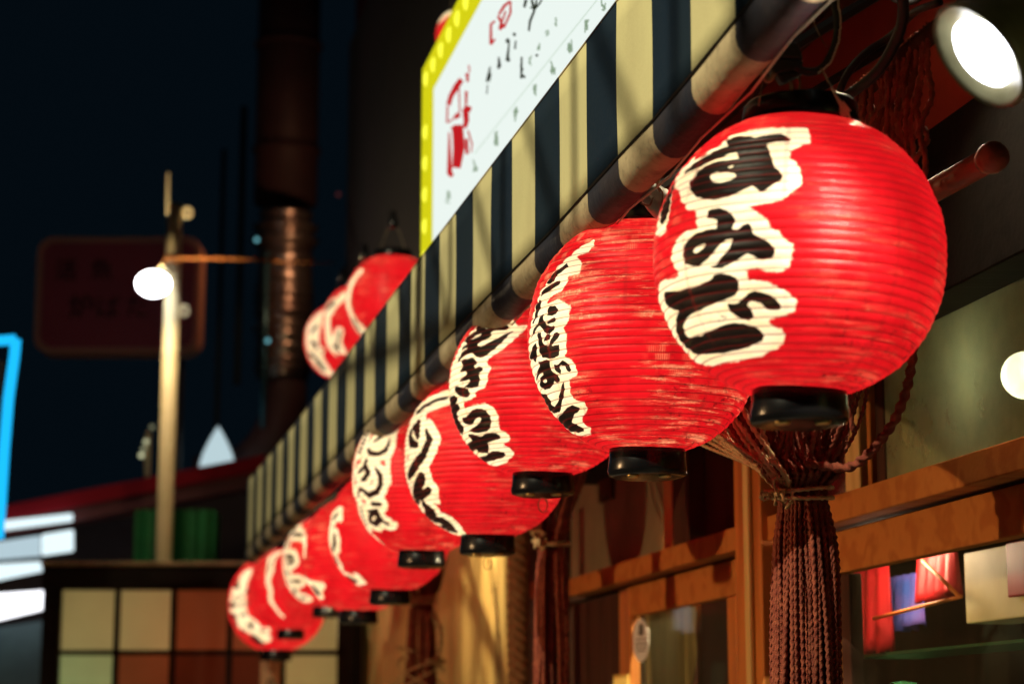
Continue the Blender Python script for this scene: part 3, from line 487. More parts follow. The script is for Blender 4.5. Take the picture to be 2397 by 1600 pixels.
m_ = MB(); pts_ = curve_pts([P(1954, -60, d1 - .006), P(1962, 10, d1 - .006), P(1967, 50, d1 - .006), P(1962, 100, d1 - .006), P(1943, 147, d1 - .006), P(1915, 171, d1 - .006)], 90); m_.tube(pts_ + rng.normal(0, .0006, pts_.shape), .0011, 5); m_.build("dust", MAT["dust"], hk)
for pts, r in (([(1922, 160), (1938, 190), (1952, 215), (1961, 240)], .0016), ([(1785, 192), (1780, 220), (1776, 248)], .0013), ([(1850, 190), (1852, 215), (1842, 236)], .0035), ([(1870, 180), (1872, 205), (1864, 234)], .002), ([(1775, 155), (1788, 180), (1800, 190), (1815, 172)], .004), ([(1900, 30), (1908, 60), (1925, 95), (1935, 110)], .0009)):
    m_ = MB(); m_.tube(curve_pts([P(x, y, d1 - .01) for x, y in pts], 24), r, 5)
    m_.build('wire_hook', MAT['wire'], hk, smooth=True)
m_ = MB(); slab(m_, [(1962, 238), (1975, 240), (1988, 256), (1995, 292), (1984, 282), (1966, 268)], d1 - .02, .01); m_.build('ring_clip', MAT['dust'], hk, bevel=.002)
# bulb-like connector behind the second lantern
hk2 = thing('spare_lamp_socket', P(1540, 440, 3.7), 'grey lamp socket with wires between the first two lanterns', 'socket')
ax = np.array([.75, .1, -.65]); m_ = MB(); m_.lathe([(.008, 0), (.016, .0), (.018, .02), (.026, .05), (.028, .07), (.024, .078), (.012, .08), (.010, .072)], P(1490, 425, 3.75), ax, 20); m_.build('socket_shell', MAT['steel'], hk2, smooth=True)
m_ = MB()
for pts in ([(1555, 400), (1540, 430), (1552, 455), (1545, 500)], [(1570, 365), (1545, 400), (1538, 430), (1545, 450)], [(1530, 460), (1520, 480), (1500, 475)]): m_.tube(curve_pts([P(x, y, 3.7) for x, y in pts], 20), .002, 5)
m_.build('socket_wire', MAT['wire'], hk2, smooth=True)
cb_ = MB(); cb_.tube(curve_pts([P(1945, 290, 3.6), P(1975, 190, 3.6), P(2020, 130, 3.6), P(2085, 85, 3.6), P(2140, 30, 3.5), P(2200, 5, 3.4)], 40), .007, 8); tag(cb_.build('power_cable', MAT['rubber'], smooth=True), 'black cable looping under the awning behind the nearest lantern', 'cable')
cb_ = MB(); cb_.tube(curve_pts([P(1900, 270, 3.62), P(1990, 220, 3.6), P(2060, 160, 3.55), P(2110, 60, 3.5), P(2112, -30, 3.45)], 40), .010, 8); tag(cb_.build('power_cable', MAT['rubber'], smooth=True), 'thick black cable running up beside the rope curtain bar', 'cable')

# ------------------------------------------------------------------ illuminated sign above the awning
SB = 1.15
sg = thing('illuminated_sign', W(5, SB, 3.0), 'white backlit shop sign bordered with yellow light bulbs', 'sign')
a1, zt = az(1015, 208, SB); ae, zte = az(996, 165, SB); zb = 3.0; a0 = 2.2
m_ = MB(); m_.sbox(a0, a1, SB, SB + .02, zb, zt); m_.build('sign_face', emit('sign_face_light', (.86, .95, .90), .98), sg)
m_ = MB(); m_.sbox(a0, ae, SB + .021, SB + .14, zb - .02, zte); m_.build('sign_box', MAT['woodb'], sg)
Yb = emit('yellow_channel', (.80, .76, .01), .85); Yd = emit('yellow_bulb', (1, .98, .06), 1.25)
m_ = MB(); m_.sbox(a0, ae, SB - .012, SB + .018, zt + .004, zte + .002); m_.build('light_channel', Yb, sg); m_ = MB(); m_.sbox(a1 + .004, ae, SB - .012, SB + .018, zb, zt + .002); m_.build('light_channel', Yb, sg)
m_ = MB(); m_.lathe([(.0001, -.012), (.014, -.0105), (.024, -.006), (.029, 0)], (0, 0, 0), N, 14)
bulb = None; spots = [((a1 + ae) / 2, zb + .06 + .118 * i) for i in range(6)] + [(a_, (zt + zte) / 2) for a_ in np.arange(ae - .10, a0, -.165)]
for a_, z_ in spots:
    if bulb is None:
        bulb = m_.build('bulb', Yd, sg, smooth=True); me = bulb.data
        for v in me.vertices: v.co = Vector(np.array(v.co) + BASE[sg.name])
        o = bulb
    else: o = bulb.copy(); col.objects.link(o)
    o.location = W(a_, SB - .012, z_) - BASE[sg.name]
def print_px(mb, strokes_, cr, b, off):
    x0, y0, s = cr
    for st in strokes_:
        pts = [(x0 + x / s, y0 + y / s, 1.2 * r / s) for x, y, r in st]
        for (xa, ya, ra), (xb, yb, rb_) in zip(pts[:-1], pts[1:]):
            dx, dy = xb - xa, yb - ya; l = math.hypot(dx, dy) + 1e-9; nx_, ny_ = -dy / l, dx / l; q = []
            for (X, Y, r, sgn) in ((xa, ya, ra, 1), (xb, yb, rb_, 1), (xb, yb, rb_, -1), (xa, ya, ra, -1)):
                e = (-.25 * r if (X, Y) == (xa, ya) else .25 * r); q.append((X + nx_ * r * sgn + dx / l * e, Y + ny_ * r * sgn + dy / l * e))
            off_ = off + .0004 * random.random(); F4 = [on_b(X, Y, b - off_) for X, Y in q]; mb.add(F4, [(0, 1, 2, 3)])
C4 = (950, 0, 2.6127)
redi = emit('sign_red_print', (.62, .015, .02), .85); inkp = M('sign_black_print', (.01, .02, .012), .7); pale = emit('sign_pale_print', (.50, .66, .50), .9)
m_ = MB(); print_px(m_, [[(262, 640, 12), (275, 590, 12), (310, 530, 16), (338, 490, 14)], [(255, 650, 5), (252, 750, 5)], [(258, 750, 4), (300, 720, 4)], [(325, 540, 4), (330, 690, 4)], [(300, 720, 10), (325, 700, 14)], [(375, 450, 10), (378, 500, 6)], [(370, 560, 8), (368, 640, 6)], [(360, 660, 14), (395, 670, 14)], [(365, 670, 16), (370, 740, 14), (360, 780, 10)],
    [(265, 810, 4), (268, 1060, 14), (285, 1075, 10)], [(290, 800, 20), (310, 790, 24), (345, 780, 14)], [(318, 800, 28), (325, 900, 30), (310, 1020, 22)], [(380, 800, 5), (405, 880, 4), (400, 930, 3)], [(370, 850, 9), (375, 940, 9)], [(385, 400, 4), (390, 440, 4)]], C4, SB, .003); m_.build('sign_lettering', redi, sg)['label'] = 'large red characters'
m_ = MB(); print_px(m_, [[(520, 150, 6), (520, 270, 8), (545, 240, 5)], [(520, 150, 6), (545, 130, 5)], [(570, 90, 6), (600, 40, 8), (635, 10, 6)], [(640, 10, 5), (640, 80, 6), (600, 170, 5)], [(565, 100, 7), (585, 140, 8), (575, 180, 8), (605, 150, 6)], [(610, 70, 5), (590, 130, 5)]], C4, SB, .003); m_.build('sign_lettering', redi, sg)['label'] = 'red seal shape'
for grp in ([[(735, 0, 8), (725, 45, 7)], [(770, 0, 7), (785, 70, 6), (760, 130, 7), (752, 190, 5)], [(785, 60, 6), (820, 20, 5), (830, 0, 5)], [(760, 50, 4), (800, 40, 4)], [(800, 0, 5), (790, 50, 6)]],
    [[(515, 410, 4), (505, 470, 8), (495, 500, 6)], [(520, 450, 4), (512, 500, 3)]], [[(568, 350, 4), (572, 400, 9), (565, 420, 6)], [(560, 400, 4), (580, 410, 4)]], [[(625, 240, 9), (618, 260, 8)], [(632, 250, 4), (628, 300, 5), (620, 370, 9), (635, 365, 8)], [(660, 205, 8), (668, 220, 6)], [(672, 250, 4), (668, 300, 5)], [(500, 520, 3), (495, 575, 3)]],
    [[(708, 350, 5), (706, 480, 6)], [(700, 400, 4), (718, 430, 4)], [(715, 460, 6), (728, 475, 6)], [(800, 335, 7), (802, 345, 7)]]):
    m_ = MB(); print_px(m_, grp, C4, SB, .0045); o = m_.build('sign_lettering', inkp, sg); o['label'] = 'black brush characters'
fadep = emit('sign_faded_print', (.30, .42, .28), .8)
def paler(ss): m = MB(); print_px(m, ss, C4, SB, .003); m.build('sign_lettering', fadep, sg)['label'] = 'faded small grey green writing'
random.seed(3)
for i in range(9):      # small line along the sign's lower edge
    t = i / 8.; x = 260 + 950 * t ** .85; y = 1210 - (x - 260) * 1.24
    paler([[(x + random.uniform(-14, 14), y + random.uniform(-45, 45), 4), (x + random.uniform(-14, 14), y + random.uniform(-45, 45), 3)] for k in range(7)])
for i in range(4):
    x = 760 + i * 52; y = 370 - i * 80
    paler([[(x + random.uniform(-10, 10), y + random.uniform(-35, 35), 3), (x + random.uniform(-10, 10), y + random.uniform(-35, 35), 2.5)] for k in range(5)])
m_ = MB(); print_px(m_, [[(420, 940, 1.6), (700, 590, 1.6), (1170, 0, 1.8)]], C4, SB, .003); m_.build('ruled_line', pale, sg)

# ------------------------------------------------------------------ floodlight, top right
FC = P(2300, 124, 2.75); nimg = np.array([-.80, 0, 0]) - UP * .60; fn = -FWD * .28 + nimg * .96; fn /= np.linalg.norm(fn)
fl = thing('floodlight', FC, 'round white floodlight with olive rim at the top right corner', 'floodlight')
m_ = MB(); m_.lathe([(.022, -.13), (.035, -.12), (.055, -.06), (.078, -.006), (.082, .006), (.079, .012), (.074, .004), (.056, -.006), (.03, -.02)], FC, fn, 48); m_.build('housing', M('olive_enamel', (.20, .19, .10), .35, c2=(.13, .12, .06), scale=20), fl, smooth=True)
m_ = MB(); m_.lathe([(.052, -.006), (.052, .002), (.046, .007), (.03, .010), (.001, .012)], FC, fn, 40); m_.build('lens', emit('flood_lens', (.93, .93, 1.0), 9), fl, smooth=True)
m_ = MB(); m_.tube([FC - fn * .12, FC - fn * .17 + Z * .06, FC - fn * .17 + Z * .35], .012, 8); m_.build('bracket', MAT['rubber'], fl, smooth=True)
s_ = light('SPOT', FC + fn * .03, 30, (1, .90, .70), fl, shadow_soft_size=.015, spot_size=math.radians(165), spot_blend=.5); aim(s_, fn)

# ------------------------------------------------------------------ shop front on the wall plane
WB = 1.75
shop = thing('restaurant_front', W(7, WB, 0), 'wooden restaurant front with orange rails, glazed sliding doors and transom windows', 'building')
def wall_part(name, x0, x1, y0a, y1a, mat, b0=WB, b1=None, parent=shop, bevel=.004, xr=None, zr=None):
    """box on the wall: left px x0 / right px x1, z range from traced y at x1"""
    b1 = b1 or b0 + .04; xr = x1 if xr is None else xr
    if y0a == 0: y0a = 1180 if (zr and zr[1] > 2.3 and zr[0] > 1) else 1380
    aL, _ = az(x0, y0a, b0); aR, _ = az(x1, y0a, b0)
    z1 = az(xr, y0a, b0)[1]; z0 = az(xr, y1a, b0)[1]
    if zr: z0, z1 = zr
    m = MB(); m.sbox(aR, aL, b0, b1, z0, z1); return m.build(name, mat, parent, bevel=bevel)
ZR1 = az(2397, 1018.4, WB - .05)[1]; ZR0 = az(2397, 1098.7, WB - .05)[1]     # ledge rail
ZH1 = az(2397, 1127.5, WB)[1]; ZH0 = az(2397, 1249.5, WB)[1]                 # sliding door header
print('rail z', ZR0, ZR1, 'header', ZH0, ZH1)
wall_part('ledge_rail', 1332, 1402, 0, 0, MAT['woodo'], WB - .05, WB + .05, zr=(ZR0, ZR1)); wall_part('ledge_rail', 1403, 1728, 0, 0, MAT['woodo'], WB - .05, WB + .05, zr=(ZR0, ZR1)); wall_part('ledge_rail', 1775, 2800, 0, 0, MAT['woodo'], WB - .05, WB + .05, zr=(ZR0, ZR1))
wall_part('shadow_gap', 1332, 2800, 0, 0, M('gap_wood', (.02, .01, .008), 1.0, spec=0), WB + .02, WB + .05, zr=(ZH1 + .003, ZR0 - .003))
post = wall_part('corner_post', 1722, 1783, 0, 0, MAT['woodv'], WB - .07, WB + .06, zr=(0.12, 3.0)); wall_part('post_edge_highlight', 1742, 1753, 0, 0, MAT['woody'], WB - .085, WB - .072, zr=(.12, 3.0), parent=post)  # thin pale strip stands in for the highlight on the post's corner edge
# doors
def door(x0, x1, stile_l, stile_r, label, gb):
    dr = thing('sliding_door', W(az(x1, 0, WB)[0], WB, .15), label, 'door'); dr.name = 'sliding_door'
    return dr
def stile(parent, x0, x1, z0, z1, mat, name='stile', b0=WB + .0): return wall_part(name, x0, x1, 0, 0, mat, b0, b0 + .035, parent, zr=(z0, z1))
AL = az(1448, 1362, WB)[0]; AR = az(1724, 1295, WB)[0]
dL = thing('sliding_door', W((AL + AR) / 2, WB, .15), 'orange framed sliding door with an oval sticker left of the corner post', 'door')
o = wall_part('door_rail', 1473.5, 1722, 0, 0, MAT['woodo'], WB, WB + .035, dL, zr=(ZH0, ZH1)); stile(dL, 1448, 1473, .15, ZH1, MAT['woodv']); stile(dL, 1700, 1722, .15, ZH0 - .002, MAT['woodv'])
wall_part('glass_pane', 1473.5, 1700, 0, 0, MAT['clear'], WB + .014, WB + .020, dL, zr=(.6, ZH0 - .002), bevel=0); wall_part('door_panel', 1473.5, 1700, 0, 0, MAT['woodv'], WB + .005, WB + .03, dL, zr=(.15, .598))
dR = thing('sliding_door', W(3.6, WB, .15), 'orange framed sliding door with red display behind the glass at the lower right', 'door')
wall_part('door_rail', 1934, 2800, 0, 0, MAT['woodo'], WB, WB + .035, dR, zr=(ZH0, ZH1)); stile(dR, 1932, 1956, .15, ZH0 - .002, MAT['woodv']); stile(dR, 1957, 1986, .15, ZH0 - .002, MAT['woodd'], b0=WB + .012); stile(dR, 2700, 2800, .15, ZH0 - .002, MAT['woodv'])
wall_part('glass_pane', 1986, 2700, 0, 0, MAT['clear'], WB + .014, WB + .020, dR, zr=(.6, ZH0 - .002), bevel=0); wall_part('door_panel', 1986, 2700, 0, 0, MAT['woodv'], WB + .005, WB + .03, dR, zr=(.15, .598))
wall_part('door_rail', 1986, 2397, 1513, 1520, M('green_glass_edge', (.04, .13, .06), .4), WB + .10, WB + .28, dR, bevel=0, xr=2200).name = 'glass_shelf'
# wall infill left of the left door: dark vertical boards
for i, (x0, x1) in enumerate(((1340, 1374), (1375, 1410), (1411, 1447))): wall_part('board', x0, x1, 0, 0, MAT['woodd'], WB + .006 * (i % 2), WB + .03, zr=(.12, ZR0 - .02))
for i, (x0, x1) in enumerate(((1786, 1830), (1831, 1880), (1881, 1931))): wall_part('board', x0, x1, 0, 0, MAT['woodd'], WB + .006 * (i % 2), WB + .03, zr=(.12, ZH0 if i < 0 else ZH1))
# transom windows above the rail
ZT = 2.62
wall_part('plaster_panel', 1335, 1468, 0, 0, MAT['plaster'], WB + .02, WB + .05, zr=(ZR1, ZT)); wall_part('plaster_panel', 1469, 1552, 0, 0, MAT['plaster'], WB + .022, WB + .05, zr=(ZR1, ZT))
wall_part('mullion', 1552, 1573, 0, 0, MAT['woodv'], WB - .01, WB + .05, zr=(ZR1, ZT)); wall_part('dark_post', 1574, 1612, 0, 0, MAT['woodd'], WB - .03, WB + .05, zr=(ZR1, ZT))
wall_part('mullion', 1400, 1428, 0, 0, MAT['woodd'], WB - .0, WB + .018, zr=(ZR1 + .25, ZT))
meshm = M('wire_mesh', (.20, .18, .12), .5, metal=.5, c2=(.05, .045, .035), scale=160, lo=.45, hi=.55, detail=1)
wall_part('mesh_panel', 1613, 1721, 0, 0, MAT['woodd'], WB + .02, WB + .03, zr=(ZR1, ZT)); wall_part('mesh_panel', 1784, 1979, 0, 0, meshm, WB + .02, WB + .03, zr=(ZR1, ZT))
def hexnet(x0, x1, z1, name='wire_netting'):
    aL = az(x0, 0, WB + .01)[0]; aR = az(x1, 0, WB + .01)[0]; m = MB(); s = .012; k = 0; a = aR
    while a < aL:
        z = ZR1
        while z < z1:
            o_ = (k % 2) * s; m.add([W(a, WB + .012, z), W(min(a + s, aL), WB + .012, z + s), W(min(a + s, aL), WB + .012, z + s + .002), W(a, WB + .012, z + .002)], [(0, 1, 2, 3)]); m.add([W(a, WB + .0115, z + s), W(min(a + s, aL), WB + .0115, z), W(min(a + s, aL), WB + .0115, z + .002), W(a, WB + .0115, z + s + .002)], [(0, 1, 2, 3)]); z += s
        a += s; k += 1
    o = m.build(name, MAT['steel'], shop); o['kind'] = 'stuff'
hexnet(1900, 1979, ZR1 + .42)
wall_part('mullion', 1980, 2014, 0, 0, MAT['woody'], WB - .02, WB + .05, zr=(ZR1, ZT)); wall_part('dark_post', 2015, 2032, 0, 0, MAT['woodd'], WB - .0, WB + .05, zr=(ZR1, ZT)); wall_part('mullion', 2033, 2041, 0, 0, MAT['woodo'], WB - .01, WB + .05, zr=(ZR1, ZT)); wall_part('dark_post', 2042, 2074, 0, 0, MAT['woodd'], WB + .005, WB + .05, zr=(ZR1, ZT))
wall_part('window_pane', 2074.5, 2800, 0, 0, MAT['pane'], WB + .01, WB + .016, zr=(ZR1, ZT), bevel=0)
ZF = az(2300, 655, WB - .06)[1]; wall_part('fascia', 1330, 3200, 0, 0, MAT['woodb'], WB - .09, WB + .06, zr=(ZF, 2.72)); wall_part('red_board', 1330, 3200, 0, 0, M('red_stained_board', (.55, .075, .05), .6, c2=(.42, .05, .04), scale=3), WB - .04, WB + .06, zr=(2.721, 3.62))
# planks at the far end
pk = [836, 868, 905, 948, 1000, 1044, 1088, 1142, 1196]
for i in range(8): wall_part('plank', pk[i], pk[i + 1] - 1.2, 0, 0, MAT['woody'], WB + .004 * (i % 3) - .01, WB + .04, zr=(.12, ZT), bevel=.006)
wall_part('dark_post', 1197, 1331, 0, 0, MAT['woodd'], WB + .02, WB + .08, zr=(.12, 3.0)); wall_part('peg', 1240, 1268, 0, 0, MAT['woodo'], WB - .05, WB + .019, zr=(az(1255, 1405, WB)[1], az(1255, 1368, WB)[1]))
wall_part('dark_post', 800, 835, 0, 0, MAT['woodd'], WB - .05, WB + .06, zr=(.12, 3.2))
m_ = MB(); m_.sbox(.8, 14.5, 3.4, 3.5, .12, 3.8); m_.build('rear_wall', M('interior_wall', (.16, .10, .045), .8, c2=(.10, .06, .03), scale=2), shop); m_ = MB(); m_.sbox(.8, 14.5, WB + .06, 3.4, 3.0, 3.05); m_.build('interior_ceiling', MAT['plaster'], shop)
m_ = MB(); m_.sbox(.8, 14.5, WB - .02, 3.4, 3.6, 6.5); m_.build('upper_wall', MAT['dark'], shop)
m_ = MB(); m_.sbox(7.7, 7.75, WB + .06, 3.4, .12, 3.0); m_.build('partition', MAT['woodd'], shop); m_ = MB(); m_.sbox(6.1, 6.15, WB + .09, 3.4, .12, 3.0); m_.build('partition', MAT['woodd'], shop)
m_ = MB(); m_.sbox(.8, 6.0, 2.22, 2.25, ZR0, 3.0); m_.build('transom_backboard', M('olive_backboard', (.32, .34, .16), .7, c2=(.22, .24, .10), scale=3), shop)
# sticker and tag
def sticker(x0, x1, y0, y1, b, label):
    cxx, cyy = (x0 + x1) / 2, (y0 + y1) / 2; m = MB(); V = [on_b(cxx + (x1 - x0) / 2 * math.cos(t), cyy + (y1 - y0) / 2 * math.sin(t), b) for t in np.linspace(0, 2 * math.pi, 32, endpoint=False)]
    V2 = [v - N * .0015 for v in V]; m.add(V + V2, [tuple(range(32)), tuple(range(63, 31, -1))] + [(i, (i + 1) % 32, 32 + (i + 1) % 32, 32 + i) for i in range(32)]); o = m.build('oval_sticker', MAT['white']); tag(o, label, 'sticker'); return o
so_ = sticker(1482, 1520, 1447, 1548, WB + .013, 'white oval sticker on the glass of the left sliding door')
m_ = MB(); print_px(m_, [[(1500, 1460, 3), (1501, 1480, 5), (1497, 1484, 4)], [(1488, 1496, 1.2), (1514, 1494, 1.2)], [(1487, 1506, 1.4), (1515, 1504, 1.4)], [(1488, 1515, 1.2), (1514, 1513, 1.2)], [(1491, 1523, 1.2), (1511, 1521, 1.2)]], (0, 0, 1), WB + .0115, .0012); pr = m_.build('printing', M('grey_print', (.12, .11, .09), .6), so_)
m_ = MB(); m_.sbox(az(1474, 1590, WB)[0], az(1440, 1590, WB)[0], WB - .006, WB - .001, az(1456, 1700, WB)[1], az(1456, 1577, WB)[1]); tg = m_.build('price_tag', M('yellow_card', (.80, .50, .12), .6)); tag(tg, 'small yellow tag pinned at the foot of the left door stile', 'tag')
# things inside the shop, seen through the right door
IB = WB + .30
def at_in(name, x0, x1, y0, y1, mat, b, t, label, cat, bevel=.004):
    aL = az(x0, y0, b)[0]; aR = az(x1, y0, b)[0]; xm = (x0 + x1) / 2; m = MB(); m.sbox(aR, aL, b, b + t, az(xm, y1, b)[1], az(xm, y0, b)[1]); return tag(m.build(name, mat, bevel=bevel), label, cat)
def cloth(x0, x1, y0, y1, b, mat, label, ph=0):
    m = MB(); K, J = 26, 6; aL = az(x0, y0, b)[0]; aR = az(x1, y0, b)[0]; xm = (x0 + x1) / 2; za = az(xm, y1, b)[1]; zb_ = az(xm, y0, b)[1]
    V = [W(aR + (aL - aR) * i / K, b + .02 * math.sin(i * .9 + ph) * (.4 + .6 * j / J), zb_ + (za - zb_) * j / J + (.008 * math.sin(i * .7) if j == J else 0)) for i in range(K + 1) for j in range(J + 1)]
    m.add(V, [(i * (J + 1) + j, i * (J + 1) + j + 1, (i + 1) * (J + 1) + j + 1, (i + 1) * (J + 1) + j) for i in range(K) for j in range(J)]); o = m.build('hanging_cloth', mat, smooth=True); md = o.modifiers.new('t', 'SOLIDIFY'); md.thickness = .003; return tag(o, label, 'cloth')
cloth(1992, 2080, 1330, 1530, IB, MAT['red'], 'red cloth hanging just inside the right door beside the dark stile')
cloth(2150, 2235, 1290, 1400, IB + .05, MAT['red'], 'red cloth hanging left of the cream box inside the door', 2)
cloth(2085, 2150, 1345, 1470, IB + .09, MAT['blue'], 'blue and purple cloth between the two red cloths inside the door', 1)
bx = at_in('cream_box', 2254, 2420, 1278, 1450, M('cream_card', (.75, .70, .42), .6, c2=(.65, .6, .35), scale=9), IB, .12, 'cream paper menu box behind the right door glass', 'box')
at_in('red_card', 2352, 2440, 1262, 1392, MAT['red'], IB - .012, .008, 'red square card fixed on the cream menu box', 'card')
for pts, lb in (([(2160, 1312), (2195, 1345), (2245, 1395)], 'orange rod slanting down towards the cream box'), ([(2045, 1447), (2150, 1420), (2250, 1395)], 'orange rod lying nearly level under the cloths')):
    m_ = MB(); m_.tube([on_b(x, y, IB - .03) for x, y in pts], .005, 8); tag(m_.build('orange_rod', MAT['oran'], smooth=True), lb, 'rod', 'orange rods behind the right door')
m_ = MB(); m_.lathe([(.12, 0), (.11, .03), (.08, .07), (.03, .10), (.001, .105)], on_b(2120, 1690, IB), Z, 20); tag(m_.build('green_bundle', MAT['green'], smooth=True), 'green leafy bundle at the bottom inside the right door', 'bundle')
at_in('wood_screen', 1400, 1760, 1380, 2200, wood('lit_screen_wood', (.50, .36, .13), (.26, .17, .06), 'z', grain=30), WB + .35, .02, 'olive wooden screen seen through the left sliding door', 'screen')
m_ = MB(); pc = on_b(1668, 1490, WB + .22); m_.lathe([(.001, -.5), (.06, -.45), (.075, -.2), (.05, -.05), (.055, .03), (.045, .09), (.001, .12)], pc, Z, 20); tag(m_.build('dark_vase', MAT['woodd'], smooth=True), 'dark tall vase silhouetted behind the left door glass', 'vase')
gl = thing('globe_lamp', on_b(2392, 878, WB + .14), 'white globe lamp glowing behind the dusty upper window at the right edge', 'lamp')
m_ = MB(); m_.lathe([(.001, -.05)] + [(.05 * math.cos(t), .05 * math.sin(t)) for t in np.linspace(-1.4, 1.4, 12)] + [(.001, .05)], on_b(2400, 878, WB + .14), Z, 24); m_.build('globe', emit('globe_glow', (1, .97, .85), 12), gl, smooth=True)
m_ = MB(); m_.tube([on_b(2400, 878, WB + .14) + Z * .05, on_b(2400, 878, WB + .14) + Z * .6], .006, 6); m_.build('stem', MAT['brass'], gl)
light('POINT', on_b(2400, 878, WB + .14), 22, (1, .95, .68), gl, shadow_soft_size=.05)
il = thing('display_fill_lamp', W(4.2, 2.3, 2.0), 'unseen warm lamp added inside to light the display behind the right sliding door', 'lamp')  # added out of sight to brighten the cloths and box inside
m_ = MB(); m_.lathe([(.02, .1), (.03, .09), (.10, 0), (.09, 0), (.02, .08)], W(4.9, 1.95, 2.02), Z, 20); m_.build('lamp_shade', MAT['white'], il, smooth=True); light('POINT', W(4.9, 1.95, 1.96), 9, (1, .75, .5), il, shadow_soft_size=.05)
il2 = thing('screen_fill_lamp', W(6.3, 1.95, 2.0), 'unseen warm lamp added inside to light the screen behind the left sliding door', 'lamp')  # added out of sight to brighten the wooden screen
m_ = MB(); m_.lathe([(.02, .1), (.03, .09), (.10, 0), (.09, 0), (.02, .08)], W(6.2, 1.93, 2.16), Z, 20); m_.build('lamp_shade', MAT['white'], il2, smooth=True); light('POINT', W(6.2, 1.93, 2.10), 34, (1, .85, .5), il2, shadow_soft_size=.05)

# ------------------------------------------------------------------ rope curtain, gathered into bundles
RB = 1.35
def bar_pts(x0, x1, y1, b): z = az(x1, y1, b)[1]; return az(x0, 0, b)[0], az(x1, 0, b)[0], z
aB0 = az(2200, 69, RB)[0]; zB = az(2194, 69, RB)[1]
m_ = MB(); m_.tube([W(aB0 - .25, RB, zB), W(9.5, RB, zB)], .017, 10); tag(m_.build('curtain_bar', MAT['woodd'], smooth=True), 'long dark red wooden bar the rope curtain hangs from', 'bar')
bb = az(2313, 375, 1.45); m_ = MB(); m_.tube([W(bb[0], 1.45, bb[1]), W(bb[0] + .62, 1.45, bb[1] + .02)], .022, 14); m_.lathe([(.026, -.018), (.027, 0), (.022, .018)], W(bb[0] - .01, 1.45, bb[1]), D, 16); tag(m_.build('bamboo_pole', M('reddish_bamboo', (.30, .08, .05), .45, c2=(.2, .05, .03), scale=10), smooth=True), 'short round ended pole beside the rope curtain right of the nearest lantern', 'pole')
def rope_bundle(tie, tops, n, rad, length, r, label, group, frayl=.25, spread=1.0, rings=.006, seg=6, light_n=0, knot=True):
    th_ = thing('rope_curtain', tie - Z * length, label, 'rope curtain', group)
    for kind, sel in (('rope_strands', 0), ('lit_strands', 1)):
        mb = MB(); cnt = 0
        for i in range(n):
            paler = i < light_n  # pale strands paint the lit look of the same red brown rope
            if paler != bool(sel): continue
            a = random.uniform(0, 2 * math.pi); q = rad * math.sqrt(random.random())
            if i % 2: q = rad * random.uniform(.82, 1)
            if paler: a = random.uniform(math.pi * .85, math.pi * 1.28); q = rad * .97
            off = np.array([math.cos(a), math.sin(a), 0]) * q
            tp = tops[i % len(tops)] + D * random.uniform(-.02, .02); q_ = math.atan2(off[1], off[0]); sd = off / (rad + 1e-6); fan = rad * (random.uniform(1.3, 3.0) if paler else random.uniform(1.1, 2.3))
            pts = [tp, tie + (tp - tie) * np.array([.75, .75, .62]) + sd * fan * .8, tie + (tp - tie) * np.array([.35, .35, .0]) + sd * fan + Z * random.uniform(.16, .24), tie + off * .8 + sd * fan * .25 + Z * .05, tie + off * .72]
            L_ = (random.uniform(.004, .015) if paler else length * random.uniform(.93, 1.0)); ww = random.uniform(-.008, .008)
            for k in (.12, .3, .5, .75, 1): pts.append(tie + off * (.85 + .5 * spread * k) + np.array([ww * math.sin(k * 7 + i), .004 * math.cos(k * 6 + i), -L_ * k]))
            c = curve_pts(pts, 48); ln = np.linalg.norm(np.diff(c, axis=0), axis=1); s = np.concatenate([[0], np.cumsum(ln)]); S = np.arange(0, s[-1], rings)
            c = np.stack([np.interp(S, s, c[:, k]) for k in range(3)], -1)
            mb.tube(c, r * random.uniform(.9, 1.12), seg, lobes=2, pitch=r * 7, phase=random.random() * 6, cap=False); cnt += 1
        if cnt: o = mb.build(kind, MAT['ropel'] if sel else MAT['rope'], th_, smooth=True); o['kind'] = 'stuff'
    if knot:
        k_ = MB()
        for t in range(2 if rad > .055 else 1):
            k_.tube([tie + Z * (-.012 + .014 * t) + (rad * .86 + .005) * np.array([math.cos(a), math.sin(a), .12 * math.sin(a + t)]) for a in np.linspace(0, 2 * math.pi * 1.02, 40)], r * 1.05, 6, lobes=2, pitch=r * 7)
        k_.build('tie_cord', MAT['ropel'], th_, smooth=True)
        k2 = MB(); rr_ = random.Random(5)
        for t in range(3):
            p0 = tie - FWD * rad * .95 - RIGHT * rad * .75; k2.tube(curve_pts([p0 + np.array([rr_.uniform(-.02, .02), rr_.uniform(-.01, .01), rr_.uniform(-.03, .03)]) for _ in range(4)], 14), r * .8, 5, lobes=2, pitch=r * 7)
        k2.build('knot', MAT['ropel'], th_, smooth=True)
    return th_
tie1 = P(1878, 1150, 4.0)
tops1 = [W(a, RB + .02 * math.sin(i * 2.3), zB) for i, a in enumerate(np.linspace(aB0 + .42, aB0 + 1.95, 46))][::-1]
rg = 'rope curtain hanks tied under the awning'
rope_bundle(tie1, tops1, 150, .062, .95, .0043, 'thick red brown rope curtain gathered into a hank below the nearest lantern', rg, light_n=34, rings=.005)
tie2 = on_b(1292, 1262, RB); tp2 = az(1300, 0, RB)[0]
rope_bundle(tie2, [W(tp2 + u, RB, zB) for u in np.linspace(-.55, .45, 12)], 44, .050, 1.1, .0062, 'dark red rope hank hanging in front of the dark post past the second lantern', rg, light_n=1, rings=.010, seg=5)
tie3 = on_b(985, 1400, RB); tp3 = az(985, 0, RB)[0]
